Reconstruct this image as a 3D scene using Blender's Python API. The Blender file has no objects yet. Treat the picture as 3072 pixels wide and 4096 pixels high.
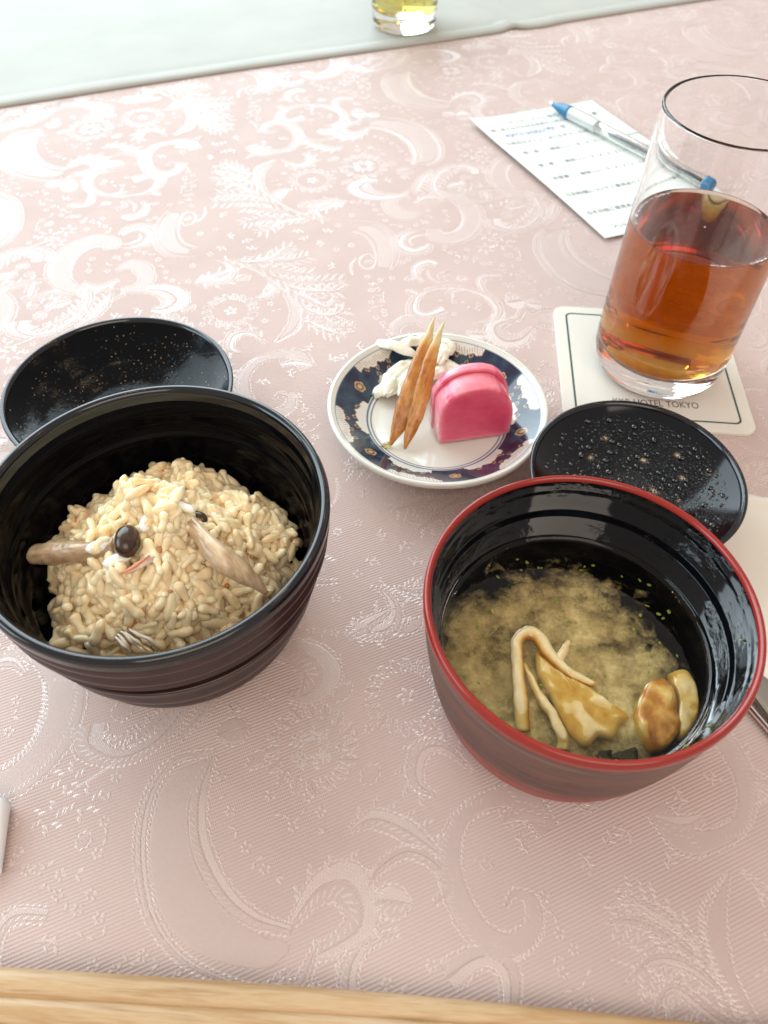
import bpy, bmesh, math, random
import numpy as np
from mathutils import Vector, Matrix, noise
random.seed(7); np.random.seed(7)
sc = bpy.context.scene
PI = math.pi
R = math.radians

# ------------------------------------------------------------------ camera
F, PITCH, ROLL, H = 3098.754, R(51.281), R(1.2232), 0.26462     # focal length in photo pixels, tilt, roll, height above the cloth
cam_d = bpy.data.cameras.new('camera'); cam = bpy.data.objects.new('camera', cam_d); sc.collection.objects.link(cam)
sc.camera = cam
cp, sp, cr, sr = math.cos(PITCH), math.sin(PITCH), math.cos(ROLL), math.sin(ROLL)
Rv, Uv, Fv = Vector((1, 0, 0)), Vector((0, sp, cp)), Vector((0, cp, -sp))
X = Rv*cr + Uv*sr; Y = Uv*cr - Rv*sr; Z = -Fv
cam.matrix_world = Matrix(((X.x, Y.x, Z.x, 0), (X.y, Y.y, Z.y, 0), (X.z, Y.z, Z.z, H), (0, 0, 0, 1)))
cam_d.sensor_fit = 'VERTICAL'; cam_d.sensor_height = 36; cam_d.lens = F/4096*36
cam_d.clip_start = 0.005; cam_d.clip_end = 50
cam_d.dof.use_dof = True; cam_d.dof.focus_distance = 0.29; cam_d.dof.aperture_fstop = 15

def at(x, y, z=0.0):
    """the point at height z (metres) seen at photo pixel x, y - used once, to measure where things stand"""
    a, b = (x-1536)/F, -(y-2048)/F
    a, b = cr*a - sr*b, sr*a + cr*b
    d = Rv*a + Uv*b + Fv
    t = (z-H)/d.z
    return Vector((d.x*t, d.y*t, z))

# ------------------------------------------------------------------ world and lamps
w = bpy.data.worlds.new('World'); sc.world = w; w.use_nodes = True
w.node_tree.nodes['Background'].inputs[0].default_value = (1.0, 0.90, 0.83, 1)
w.node_tree.nodes['Background'].inputs[1].default_value = 0.60
def area(name, loc, target, sx, sy, L, col, shape='RECTANGLE'):
    l = bpy.data.lights.new(name, 'AREA'); l.shape = shape; l.size = sx; l.size_y = sy; l.color = col
    A = sx*sy if shape == 'RECTANGLE' else PI*sx*sx/4
    l.energy = PI*A*L
    o = bpy.data.objects.new(name, l); sc.collection.objects.link(o); o.location = loc
    o.rotation_euler = (Vector(target)-Vector(loc)).to_track_quat('-Z', 'Y').to_euler()
    return o
area('window_light', (-1.10, 1.95, 1.10), (0, 0.3, 0.15), 3.1, 1.9, 5.7, (0.74, 0.91, 1.0))
area('near_fill_light', (0.3, -0.95, 1.25), (0, 0.15, 0), 1.3, 0.9, 3.6, (1.0, 0.86, 0.74))  # added warm fill that brightens the near cloth, not a lamp of the room
area('side_window_light', (-2.1, -0.1, 0.85), (0, 0.2, 0.0), 1.2, 1.1, 5.0, (0.66, 0.87, 1.0))
for k, (lx, ly) in enumerate(((-0.9, 1.3), (0.1, 1.9), (1.35, 0.9), (0.35, 0.75), (-0.35, 0.55), (1.0, 0.2), (-0.2, 1.2), (0.55, 1.6))):
    area('ceiling_spot', (lx, ly, 1.9), (lx, ly, 0), 0.08, 0.08, 38, (1.0, 0.70, 0.42), 'DISK')
sc.view_settings.view_transform = 'Standard'; sc.view_settings.look = 'None'
sc.view_settings.exposure = 0.0; sc.view_settings.gamma = 1.0
sc.render.engine = 'CYCLES'
sc.cycles.use_denoising = True
sc.cycles.max_bounces = 24; sc.cycles.transmission_bounces = 24; sc.cycles.diffuse_bounces = 4; sc.cycles.glossy_bounces = 6; sc.cycles.transparent_max_bounces = 16
sc.cycles.sample_clamp_indirect = 6.0

# ------------------------------------------------------------------ helpers
def link(o): sc.collection.objects.link(o); return o
def tag(o, label=None, cat=None, group=None, kind=None):
    if label: o['label'] = label
    if cat: o['category'] = cat
    if group: o['group'] = group
    if kind: o['kind'] = kind
    return o
def empty(name, loc, label, cat, group=None):
    o = link(bpy.data.objects.new(name, None)); o.location = loc; o.empty_display_size = .01
    return tag(o, label, cat, group)
def mesh_obj(name, verts, faces, mat, parent=None, smooth=True, cols=None):
    me = bpy.data.meshes.new(name); me.from_pydata([tuple(v) for v in verts], [], faces); me.update()
    if mat is not None: me.materials.append(mat)
    if smooth: me.polygons.foreach_set('use_smooth', [True]*len(me.polygons))
    if cols is not None:
        a = me.color_attributes.new('paint', 'FLOAT_COLOR', 'POINT')
        a.data.foreach_set('color', np.asarray(cols, dtype=np.float32).ravel())
    o = link(bpy.data.objects.new(name, me))
    if parent is not None:
        o.parent = parent; o.location = -parent.location if parent.type == 'EMPTY' else (0, 0, 0)
    return o

def mat(name, col=(.5, .5, .5), rough=.5, spec=.5, build=None, **kw):
    m = bpy.data.materials.new(name); m.use_nodes = True
    nt = m.node_tree; b = nt.nodes['Principled BSDF']
    b.inputs['Base Color'].default_value = (*col, 1); b.inputs['Roughness'].default_value = rough
    b.inputs['Specular IOR Level'].default_value = spec
    for k, v in kw.items(): b.inputs[k.replace('_', ' ')].default_value = v
    if build: build(nt, b)
    return m
def N(nt, t, **kw):
    n = nt.nodes.new(t)
    for k, v in kw.items():
        if k.startswith('i_'):
            key = k[2:].replace('_', ' ')
            n.inputs[int(key) if key.isdigit() else key].default_value = v
        else: setattr(n, k, v)
    return n
def L(nt, a, b): nt.links.new(a, b)
def coords(nt, rot=0.0, scale=(1, 1, 1)):
    tc = N(nt, 'ShaderNodeTexCoord'); mp = N(nt, 'ShaderNodeMapping'); m2 = N(nt, 'ShaderNodeMapping')
    mp.inputs['Rotation'].default_value = (0, 0, rot); m2.inputs['Scale'].default_value = scale      # turn first, then stretch
    L(nt, tc.outputs['Object'], mp.inputs[0]); L(nt, mp.outputs[0], m2.inputs[0]); return m2.outputs[0]
def noise_n(nt, vec, scale, detail=4, rough=.5, dist=0.0):
    n = N(nt, 'ShaderNodeTexNoise'); n.inputs['Scale'].default_value = scale; n.inputs['Detail'].default_value = detail
    n.inputs['Roughness'].default_value = rough; n.inputs['Distortion'].default_value = dist
    if vec is not None: L(nt, vec, n.inputs['Vector'])
    return n.outputs['Fac']
def math_n(nt, op, a, b=None, clamp=False):
    n = N(nt, 'ShaderNodeMath', operation=op, use_clamp=clamp)
    for i, v in enumerate((a, b)):
        if v is None: continue
        if isinstance(v, (int, float)): n.inputs[i].default_value = v
        else: L(nt, v, n.inputs[i])
    return n.outputs[0]
def ramp(nt, fac, stops):
    r = N(nt, 'ShaderNodeValToRGB'); e = r.color_ramp.elements
    while len(e) < len(stops): e.new(.5)
    for el, (p, c) in zip(e, stops): el.position = p; el.color = (*c, 1) if len(c) == 3 else c
    L(nt, fac, r.inputs[0]); return r.outputs[0]
def bump(nt, b, h, dist, strength=1.0):
    n = N(nt, 'ShaderNodeBump'); n.inputs['Distance'].default_value = dist; n.inputs['Strength'].default_value = strength
    L(nt, h, n.inputs['Height']); L(nt, n.outputs[0], b.inputs['Normal']); return n

def lathe(prof, c, seg=160, closed=False):
    """prof: (r, z) in metres, turned about the vertical through c"""
    pr = [prof[0]]
    for a, b in zip(prof[:-1], prof[1:]):          # support loops keep long straight runs from being rounded by the shading
        d = math.hypot(b[0]-a[0], b[1]-a[1])
        if d > .0022:
            for t in (.0004/d, 1-.0004/d): pr.append((a[0]+(b[0]-a[0])*t, a[1]+(b[1]-a[1])*t))
        pr.append(b)
    prof = pr
    vs, fs = [], []
    for r, z in prof:
        for k in range(seg):
            a = 2*PI*k/seg; vs.append((c[0]+r*math.cos(a), c[1]+r*math.sin(a), z))
    n = len(prof)
    for i in range(n-1 if not closed else n):
        for k in range(seg):
            a0, a1 = i*seg+k, i*seg+(k+1) % seg; j = (i+1) % n
            fs.append((a0, a1, j*seg+(k+1) % seg, j*seg+k))
    return vs, fs
def spline(pts, n):
    """Catmull-Rom through pts, n samples"""
    P = np.array(pts, float); m = len(P)
    if m == 2: return P[0] + (P[1]-P[0])*np.linspace(0, 1, n)[:, None]
    E_ = np.vstack([2*P[0]-P[1], P, 2*P[-1]-P[-2]])
    t = np.linspace(0, m-1-1e-9, n); i = t.astype(int); f = (t-i)[:, None]
    p0, p1, p2, p3 = E_[i], E_[i+1], E_[i+2], E_[i+3]
    return .5*((2*p1)+(-p0+p2)*f+(2*p0-5*p1+4*p2-p3)*f*f+(-p0+3*p1-3*p2+p3)*f**3)
def sweep(path, rw, rh, up=(0, 0, 1), seg=12, n=None, power=2.0, jitter=0.0, colfn=None, roll=None):
    """a closed solid along path; rw/rh = half width and half height profiles; power>2 gives a squarer section"""
    n = n or 24
    P = spline([tuple(p) for p in path], n)
    W = np.interp(np.linspace(0, 1, n), np.linspace(0, 1, len(rw)), rw)
    Hh = np.interp(np.linspace(0, 1, n), np.linspace(0, 1, len(rh)), rh)
    RL = np.zeros(n) if roll is None else np.interp(np.linspace(0, 1, n), np.linspace(0, 1, len(roll)), roll)
    vs, fs, cs = [], [], []
    T_ = np.gradient(P, axis=0)
    for i in range(n):
        t = Vector(T_[i]).normalized(); s = t.cross(Vector(up)).normalized(); u = s.cross(t).normalized()
        if RL[i]: q = Matrix.Rotation(RL[i], 3, t); s = q @ s; u = q @ u
        for k in range(seg):
            a = 2*PI*k/seg; ca, sa = math.cos(a), math.sin(a)
            cx = math.copysign(abs(ca)**(2/power), ca); sx = math.copysign(abs(sa)**(2/power), sa)
            v = Vector(P[i]) + s*cx*W[i] + u*sx*Hh[i]
            if jitter:
                nz = noise.noise_vector(v*220)*jitter + noise.noise_vector(v*700)*jitter*.35
                v = v + nz
            vs.append(v)
            if colfn: cs.append(colfn(i/(n-1), ca, sa))
    for i in range(n-1):
        for k in range(seg):
            fs.append((i*seg+k, i*seg+(k+1) % seg, (i+1)*seg+(k+1) % seg, (i+1)*seg+k))
    fs.append(tuple(range(seg))[::-1]); fs.append(tuple(range((n-1)*seg, n*seg)))
    return (vs, fs, cs) if colfn else (vs, fs)
def join(parts):
    vs, fs = [], []
    for v, f in parts:
        o = len(vs); vs += [tuple(a) for a in v]; fs += [tuple(i+o for i in q) for q in f]
    return vs, fs
def blob(c, rx, ry, rz, seg=16, rings=12, rot=None, amp=0.0, fr=300, seed=0.0):
    vs, fs = [], []
    M = rot or Matrix.Identity(3)
    for i in range(rings+1):
        th = PI*i/rings
        for k in range(seg):
            a = 2*PI*k/seg
            d = Vector((math.sin(th)*math.cos(a), math.sin(th)*math.sin(a), math.cos(th)))
            v = Vector((d.x*rx, d.y*ry, d.z*rz))
            if amp: v = v*(1+amp*noise.noise(Vector((v.x*fr+seed, v.y*fr, v.z*fr)))+amp*.5*noise.noise(v*fr*2.3+Vector((seed, 5, 1))))
            vs.append(Vector(c)+M @ v)
    for i in range(rings):
        for k in range(seg):
            fs.append((i*seg+k, (i+1)*seg+k, (i+1)*seg+(k+1) % seg, i*seg+(k+1) % seg))
    return vs, fs

# ------------------------------------------------------------------ tablecloth: satin ground + woven damask pattern in relief
CL = R(23.05)                                     # the cloth lies turned by this angle on the table
cu, su = math.cos(CL), math.sin(CL)
def uv2xy(u, v): return (u*cu - v*su, u*su + v*cu)     # cloth millimetres -> table millimetres
def satin(nt, b):
    v = coords(nt, -R(24), (1, 1, 1))
    wv = N(nt, 'ShaderNodeTexWave', wave_type='BANDS', bands_direction='Y'); wv.inputs['Scale'].default_value = 262; wv.inputs['Distortion'].default_value = .25
    wv.inputs['Detail'].default_value = 1; wv.inputs['Detail Scale'].default_value = 3
    L(nt, v, wv.inputs['Vector'])
    w2 = N(nt, 'ShaderNodeTexWave', wave_type='BANDS', bands_direction='X'); w2.inputs['Scale'].default_value = 420; w2.inputs['Distortion'].default_value = .6
    L(nt, v, w2.inputs['Vector'])
    h = math_n(nt, 'ADD', wv.outputs['Fac'], math_n(nt, 'MULTIPLY', w2.outputs['Fac'], .35))
    big = noise_n(nt, coords(nt), 9, 3)
    fine = noise_n(nt, coords(nt), 900, 2)
    h = math_n(nt, 'ADD', h, math_n(nt, 'MULTIPLY', fine, .5))
    bp = bump(nt, b, h, .00013, .9)
    bp2 = N(nt, 'ShaderNodeBump'); bp2.inputs['Distance'].default_value = .007; bp2.inputs['Strength'].default_value = .6
    L(nt, big, bp2.inputs['Height']); L(nt, bp2.outputs[0], bp.inputs['Normal'])
    c = math_n(nt, 'ADD', math_n(nt, 'MULTIPLY', wv.outputs['Fac'], .35), math_n(nt, 'MULTIPLY', noise_n(nt, coords(nt), 30, 5), .6))
    L(nt, ramp(nt, c, [(0.1, (.52, .402, .366)), (.9, (.645, .508, .468))]), b.inputs['Base Color'])
M_satin = mat('pink_satin', rough=.60, spec=.14, build=satin)
def woven(scale, dist, c0, c1, rot=0.9):
    def f(nt, b):
        v = coords(nt, rot, (1, 1, 1))
        br = N(nt, 'ShaderNodeTexBrick'); br.offset = .5
        br.inputs['Scale'].default_value = scale; br.inputs['Mortar Size'].default_value = .018; br.inputs['Mortar Smooth'].default_value = .8
        br.inputs['Brick Width'].default_value = .62; br.inputs['Row Height'].default_value = .22
        br.inputs['Color1'].default_value = (1, 1, 1, 1); br.inputs['Color2'].default_value = (.72, .72, .72, 1); br.inputs['Mortar'].default_value = (0, 0, 0, 1)
        L(nt, v, br.inputs['Vector'])
        fine = noise_n(nt, coords(nt), 1100, 2)
        h = math_n(nt, 'ADD', br.outputs['Color'], math_n(nt, 'MULTIPLY', fine, .5))
        bump(nt, b, h, dist, 1)
        L(nt, ramp(nt, br.outputs['Color'], [(0, c0), (1, c1)]), b.inputs['Base Color'])
    return f
M_weft = mat('woven_weft', rough=.38, spec=1.0, build=woven(330, .00014, (.56, .425, .38), (.685, .54, .49)), IOR=1.85)
M_mesh = mat('woven_mesh', rough=.50, spec=.75, build=woven(560, .0001, (.56, .425, .38), (.655, .51, .465), 0.3), IOR=1.55)

cloth = mesh_obj('tablecloth', *(lambda n: ([(-1.1+2.2*i/n, -.6+2.4*j/n, 0) for j in range(n+1) for i in range(n+1)],
        [(j*(n+1)+i, j*(n+1)+i+1, (j+1)*(n+1)+i+1, (j+1)*(n+1)+i) for j in range(n) for i in range(n)]))(24), M_satin)
tag(cloth, 'pale pink satin damask cloth with woven scrolls and flowers, covering the whole table', 'tablecloth')

class Motif:
    def __init__(s): s.q = []                      # list of (kind, Nx2 centre, half widths)
    def rib(s, pts, wd, kind=0, jag=.25, n=None):
        P = np.array(pts, float)
        ln = np.hypot(*np.diff(P, axis=0).T).sum()
        n = n or max(5, int(ln/1.5)+2)
        S = spline(P, n); W = np.interp(np.linspace(0, 1, n), np.linspace(0, 1, len(wd)), wd)/2
        s.q.append((kind, S, W, jag))
DX = Motif()
def crop(x0, y0, s):
    def f(p):
        t = at(x0+p[0]*s, y0+p[1]*s); x, y = t.x*1000, t.y*1000
        return (x*cu + y*su, -x*su + y*cu)
    return f
def rib(K, pts, wd, kind=0, jag=.25): DX.rib([K(p) for p in pts], wd, kind, jag)
def lobe(K, a, b, w, kind=0):
    A, B = np.array(K(a)), np.array(K(b)); DX.rib([A, (A+B)/2, B], [w*.25, w*.85, w, w*.85, w*.2], kind)
def flower(c, r0, r1, n, w, rot=0.0, kind=0):
    for k in range(n):
        a = 2*PI*k/n+rot; d = np.array((math.cos(a), math.sin(a))); d2 = np.array((math.cos(a+.15), math.sin(a+.15)))
        DX.rib([c+d*r0, c+d2*r1], [w*.4, w, w, w*.3], kind, .15, 5)
rs = random.Random(3)
def sprig(K, pts, step=5.5, size=2.0):
    P = np.array([K(p) for p in pts]); ln = np.hypot(*np.diff(P, axis=0).T).sum() if len(P) > 1 else 0
    n = max(1, int(ln/step)+1); S = spline(P, n) if len(P) > 1 and n > 1 else P[:1]
    for i, c in enumerate(S):
        if i % 2 == 0:
            flower(c, size*.35, size*1.05, 5, size*.62, rs.random()*6)
        else:
            for sg in (-1, 1):
                a = rs.random()*6; d = np.array((math.cos(a), math.sin(a)))
                DX.rib([c+d*.4*sg, c+d*sg*size*1.5], [.3, size*.7, .3], 0, .1, 4)
def leafy(K, pts, wd, side, step=4.2, ln=5.0):
    """ribbon with serrations on one side (or both, side=0)"""
    P = np.array([K(p) for p in pts]); rib(K, pts, wd)
    l = np.hypot(*np.diff(P, axis=0).T).sum(); n = max(3, int(l/step)); S = spline(P, n); T_ = np.gradient(S, axis=0)
    W = np.interp(np.linspace(0, 1, n), np.linspace(0, 1, len(wd)), wd)
    for i in range(1, n-1):
        t = T_[i]/np.hypot(*T_[i]); nn = np.array((-t[1], t[0]))
        for sg in ((-1, 1) if side == 0 else (side,)):
            b = S[i]+nn*sg*W[i]*.35; e = b+(nn*sg*.8+t*.7)*ln*(.7+.5*rs.random())
            DX.rib([b, (b+e)/2+nn*sg*.3, e], [1.4, 2.8, 2.2, .5], 0, .15, 6)
def body(K, outer, inner, kind=1):
    """area between two edges, as one ribbon"""
    A = spline([K(p) for p in outer], 40); B = spline([K(p) for p in inner], 40)
    DX.q.append((kind, (A, B), None, .0))

# motif traced once (half of the repeat; the other half is the same turned by 180 degrees)
K1 = crop(0, 300, .4822)
body(K1, [(350, 468), (190, 492), (95, 545), (40, 640), (50, 735), (130, 800), (280, 838), (430, 848), (520, 822)],
         [(330, 470), (275, 510), (215, 570), (215, 650), (265, 715), (350, 765), (440, 795), (500, 800), (530, 808)])
rib(K1, [(355, 452), (185, 470), (75, 530), (12, 625), (18, 745), (105, 820), (250, 862), (400, 880), (520, 850)], [3.5, 5, 6, 5.5, 4.5, 3.5, 3])
rib(K1, [(345, 460), (265, 540), (245, 630), (310, 715), (410, 762), (545, 785)], [4, 8, 9, 8, 6.5, 5], 0, .4)
leafy(K1, [(0, 440), (120, 400), (230, 350), (285, 285)], [3, 7, 8, 2], 1)
leafy(K1, [(210, 430), (330, 370), (400, 320), (455, 265)], [3, 7, 8, 3], 1)
rib(K1, [(440, 305), (560, 258), (690, 248), (800, 262), (850, 300), (780, 340), (690, 345)], [2, 5, 10, 16, 18, 12, 6])
lobe(K1, (370, 420), (515, 405), 13)
c = np.array(K1((750, 450))); flower(c, 11, 17, 16, 5.0); flower(c, 2.5, 8.5, 9, 3.8, .3)
for a in range(4): flower(c+np.array((math.cos(a*1.6+.5), math.sin(a*1.6+.5)))*6, .5, 2.6, 5, 1.5)
leafy(K1, [(980, 225), (1080, 200), (1220, 160)], [4, 9, 4], 0)
c = np.array(K1((1185, 352))); flower(c, 9.5, 16, 18, 4.2); flower(c, .8, 4, 5, 2.6)
for (x, y) in ((925, 340), (520, 470), (970, 505), (1290, 200)): lobe(K1, (x-45, y+18), (x+45, y-18), 7, 1)
leafy(K1, [(1390, 505), (1290, 455), (1190, 465), (1150, 520), (1210, 550)], [2, 6, 9, 7, 3], -1)
leafy(K1, [(840, 610), (950, 590), (1070, 615), (1180, 660)], [3, 8, 9, 4], 1)
rib(K1, [(1625, 620), (1560, 560), (1430, 560), (1300, 590), (1215, 655), (1205, 730), (1260, 800), (1370, 820), (1470, 790), (1490, 745), (1430, 730), (1380, 755)], [10, 12, 8, 7, 9, 10, 10, 9, 8, 6, 4, 2], 1)
rib(K1, [(1400, 560), (1290, 580), (1190, 660), (1180, 740), (1250, 825), (1380, 845), (1490, 800), (1510, 740)], [2, 2.4, 2.4, 2.4, 2.4, 2.2, 2])
leafy(K1, [(1640, 600), (1540, 585), (1450, 600)], [5, 9, 5], -1)
rib(K1, [(860, 720), (930, 680), (1050, 652), (1150, 675), (1175, 720), (1110, 745)], [3, 5, 6, 5, 3])
lobe(K1, (870, 735), (1030, 745), 12)
leafy(K1, [(550, 775), (680, 715), (790, 705), (830, 745), (790, 790), (620, 830)], [4, 11, 16, 14, 11, 5], 1)
lobe(K1, (385, 900), (500, 915), 12); lobe(K1, (500, 930), (650, 915), 18); rib(K1, [(470, 870), (540, 880), (600, 840), (640, 800)], [3, 6, 5, 2])
rib(K1, [(960, 790), (800, 818), (725, 880), (755, 955), (880, 1000), (1050, 1010), (1200, 985), (1300, 930), (1330, 860), (1240, 838), (1100, 870)], [3, 6, 8, 8, 6, 5, 5, 7, 9, 8, 11])
leafy(K1, [(900, 1000), (1000, 985), (1060, 965)], [3, 6, 2], 1)
rib(K1, [(690, 915), (750, 975), (755, 1040), (690, 1080), (560, 1080)], [2, 4, 6, 7, 6])
rib(K1, [(1180, 1045), (1215, 1095), (1180, 1150), (1090, 1180), (1020, 1165)], [3, 5, 8, 9, 6])
rib(K1, [(1060, 1040), (1120, 1080), (1110, 1130)], [2, 4, 2]); lobe(K1, (1230, 1080), (1320, 1062), 5)
lobe(K1, (835, 1080), (920, 1060), 7); rib(K1, [(1010, 1045), (1035, 1085), (950, 1120)], [2, 5, 4]); lobe(K1, (1330, 1000), (1260, 960), 6)
for pts in ([(45, 340), (70, 345)], [(10, 880), (70, 960), (190, 1000), (300, 975), (385, 985), (440, 1090), (520, 1120), (600, 1175)],
            [(690, 1215), (800, 1230), (850, 1190)], [(720, 1280), (840, 1245)], [(1290, 1185)], [(870, 880), (950, 880), (1050, 850)], [(850, 905), (980, 915), (1090, 930)],
            [(365, 500), (385, 580), (440, 655), (520, 690)], [(550, 540), (620, 600), (700, 545)], [(740, 575), (750, 610)], [(870, 450), (1000, 415)],
            [(1440, 320), (1470, 350)], [(1390, 400), (1310, 430)], [(1600, 830), (1620, 900), (1570, 960), (1590, 1010), (1500, 1060)], [(1440, 240)], [(340, 1500), (420, 1530)], [(150, 1520), (230, 1500)]):
    sprig(K1, pts)
for (x, y, r_) in ((400, 1330, 7), (560, 1290, 6), (470, 1390, 6)): flower(np.array(K1((x, y))), r_*.35, r_, 6, 3.0)
rib(K1, [(220, 1440), (330, 1400), (430, 1370)], [.8, 1.2, .8]); lobe(K1, (380, 1260), (430, 1215), 6, 1)
K4 = crop(700, 700, .4822)
for b_ in ([(480, 710), (620, 722), (800, 690), (900, 622), (1010, 588)], [(600, 738), (850, 722), (1000, 705), (1145, 665)], [(650, 770), (850, 790), (1000, 820), (1150, 826)],
           [(800, 840), (1000, 890), (1200, 890), (1435, 868)], [(880, 900), (1050, 950), (1250, 962), (1400, 965)], [(950, 970), (1100, 1020), (1250, 1090), (1370, 1035)],
           [(1020, 1060), (1150, 1140), (1300, 1160), (1460, 1105)], [(1060, 1130), (1200, 1210), (1350, 1260), (1510, 1258)], [(1070, 1190), (1200, 1262), (1300, 1300), (1425, 1352)]):
    leafy(K4, b_, [2.5, 5.5, 6.0, 4.5, 1.5], 0, 4.0, 6.5)
rib(K4, [(430, 700), (560, 750), (700, 810), (820, 890), (920, 970), (1000, 1070), (1040, 1150), (1050, 1240), (1000, 1310), (850, 1390)], [2, 3, 3.4, 3.4, 3, 2])
rib(K4, [(900, 975), (985, 1080), (1000, 1180), (950, 1280), (830, 1390)], [2, 7, 8, 7, 2], 1)
leafy(K4, [(200, 850), (310, 885), (430, 865), (480, 800), (440, 735), (350, 705)], [7, 10, 9, 7, 5, 2], -1)
leafy(K4, [(660, 1030), (770, 1000), (830, 950), (780, 885)], [3, 8, 7, 2], 1)
K5 = crop(1400, 700, .5425)
body(K5, [(70, 375), (180, 385), (262, 440), (310, 520), (318, 600), (285, 685)], [(60, 400), (140, 440), (195, 510), (205, 590), (205, 640), (210, 680)])
rib(K5, [(0, 350), (100, 348), (210, 370), (300, 440), (342, 540), (335, 630), (300, 700)], [3, 4, 5, 6, 5, 4, 2])
rib(K5, [(20, 415), (120, 455), (175, 530), (192, 620), (170, 680), (110, 690), (70, 645), (95, 595), (150, 585), (175, 620)], [3, 3, 2.5, 2.4, 2.4, 2.2, 2.2, 2, 2, 1.5])
lobe(K5, (110, 650), (165, 630), 5); rib(K5, [(20, 740), (8, 670), (50, 612)], [2, 3, 2])
rib(K5, [(612, 412), (480, 412), (385, 445), (352, 500), (390, 550), (480, 572), (560, 545), (595, 505)], [2, 4, 8, 10, 11, 10, 9, 4])
rib(K5, [(600, 440), (500, 448), (440, 480), (460, 520)], [1.5, 2.5, 3, 2])
rib(K5, [(620, 400), (640, 455), (740, 472), (850, 435), (918, 345), (900, 255), (820, 190), (700, 152), (560, 150), (450, 152)], [9, 13, 13, 14, 16, 16, 13, 9, 6, 3], 1)
rib(K5, [(640, 420), (740, 425), (820, 380), (835, 300), (790, 220)], [2, 3, 4, 4, 2]); rib(K5, [(660, 488), (760, 495), (880, 450), (955, 350), (935, 240), (850, 172), (700, 138)], [1.5, 2.2, 2.2, 2.2, 2.2, 2, 1])
rib(K5, [(440, 152), (330, 165), (292, 215), (350, 280), (430, 300), (520, 265)], [8, 10, 11, 13, 12, 3], 1)
leafy(K5, [(480, 215), (540, 180), (620, 170), (700, 200)], [4, 7, 7, 3], 1)
lobe(K5, (712, 95), (860, 62), 10); leafy(K5, [(720, 118), (850, 138), (970, 104), (1180, 92)], [6, 8, 6, 1.5], 1, 6, 4); lobe(K5, (895, 68), (965, 62), 7); rib(K5, [(1040, 105), (985, 125), (990, 170)], [2, 5, 5])
leafy(K5, [(1045, 325), (1070, 375), (1200, 405), (1330, 372), (1405, 290), (1390, 190), (1290, 130)], [14, 13, 8, 7, 8, 7, 3], 1)
lobe(K5, (1110, 300), (1200, 290), 9, 1)
for pts in ([(575, 265), (590, 300), (560, 350)], [(700, 265), (715, 340)], [(20, 200), (120, 205), (175, 245), (240, 320), (330, 368), (440, 385), (540, 345)], [(700, 530), (730, 570), (830, 600), (930, 655), (1060, 650), (1170, 670), (1260, 600), (1225, 540), (1220, 450)],
            [(1175, 160), (1190, 250)], [(430, 625), (450, 640)], [(130, 750), (190, 830), (250, 900), (215, 970), (270, 1030), (240, 1110), (290, 1180)], [(1330, 760), (1370, 800)], [(310, 760), (350, 790)], [(1270, 710)]):
    sprig(K5, pts)

# small sprays that fill the ground between the big scrolls
_occ = np.concatenate([q[1] if q[2] is not None else np.concatenate([q[1][0], q[1][1]]) for q in DX.q])
_occ = np.concatenate([_occ, np.array((203.0, 1078.0))-_occ]); _occ = np.concatenate([_occ+np.array((i*286.0, j*246.0)) for i in (-1, 0, 1) for j in (-1, 0, 1)])
rf = random.Random(21); _new = []
for _ in range(900):
    c = np.array((rf.uniform(-42, 101), rf.uniform(416, 662)))
    if np.hypot(*(_occ-c).T)  .min() < 7.5 or any(np.hypot(*(c-q)) < 10 for q in _new): continue
    _new.append(c)
    if rf.random() < .25: flower(c, .8, rf.uniform(1.8, 2.8), rf.choice((4, 5, 6)), rf.uniform(1.1, 1.6), rf.random()*6)
    else:
        a = rf.random()*6.28; d = np.array((math.cos(a), math.sin(a)))
        DX.rib([c-d*3.5, c+np.array((-d[1], d[0]))*.8, c+d*3.5], [.5, .9, .5], 0, .1)
        for t, sg in ((-2, 1), (-.5, -1), (1, 1), (2.5, -1)):
            b = c+d*t; e = b+(d*.6+np.array((-d[1], d[0]))*sg)*2.4; DX.rib([b, (b+e)/2, e], [.4, 1.5, .4], 0, .1, 4)
print('fill', len(_new))
def view_keep(x, y, m=70):
    """keep what lies on the part of the table the photograph shows, with a margin (mm)"""
    if y < 0 or y > 870+m: return False
    hw_l = 95 + (y-20)*.335 + m; hw_r = 100 + (y-20)*.31 + m
    return -hw_l < x < hw_r
jr = np.random.RandomState(5)
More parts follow.
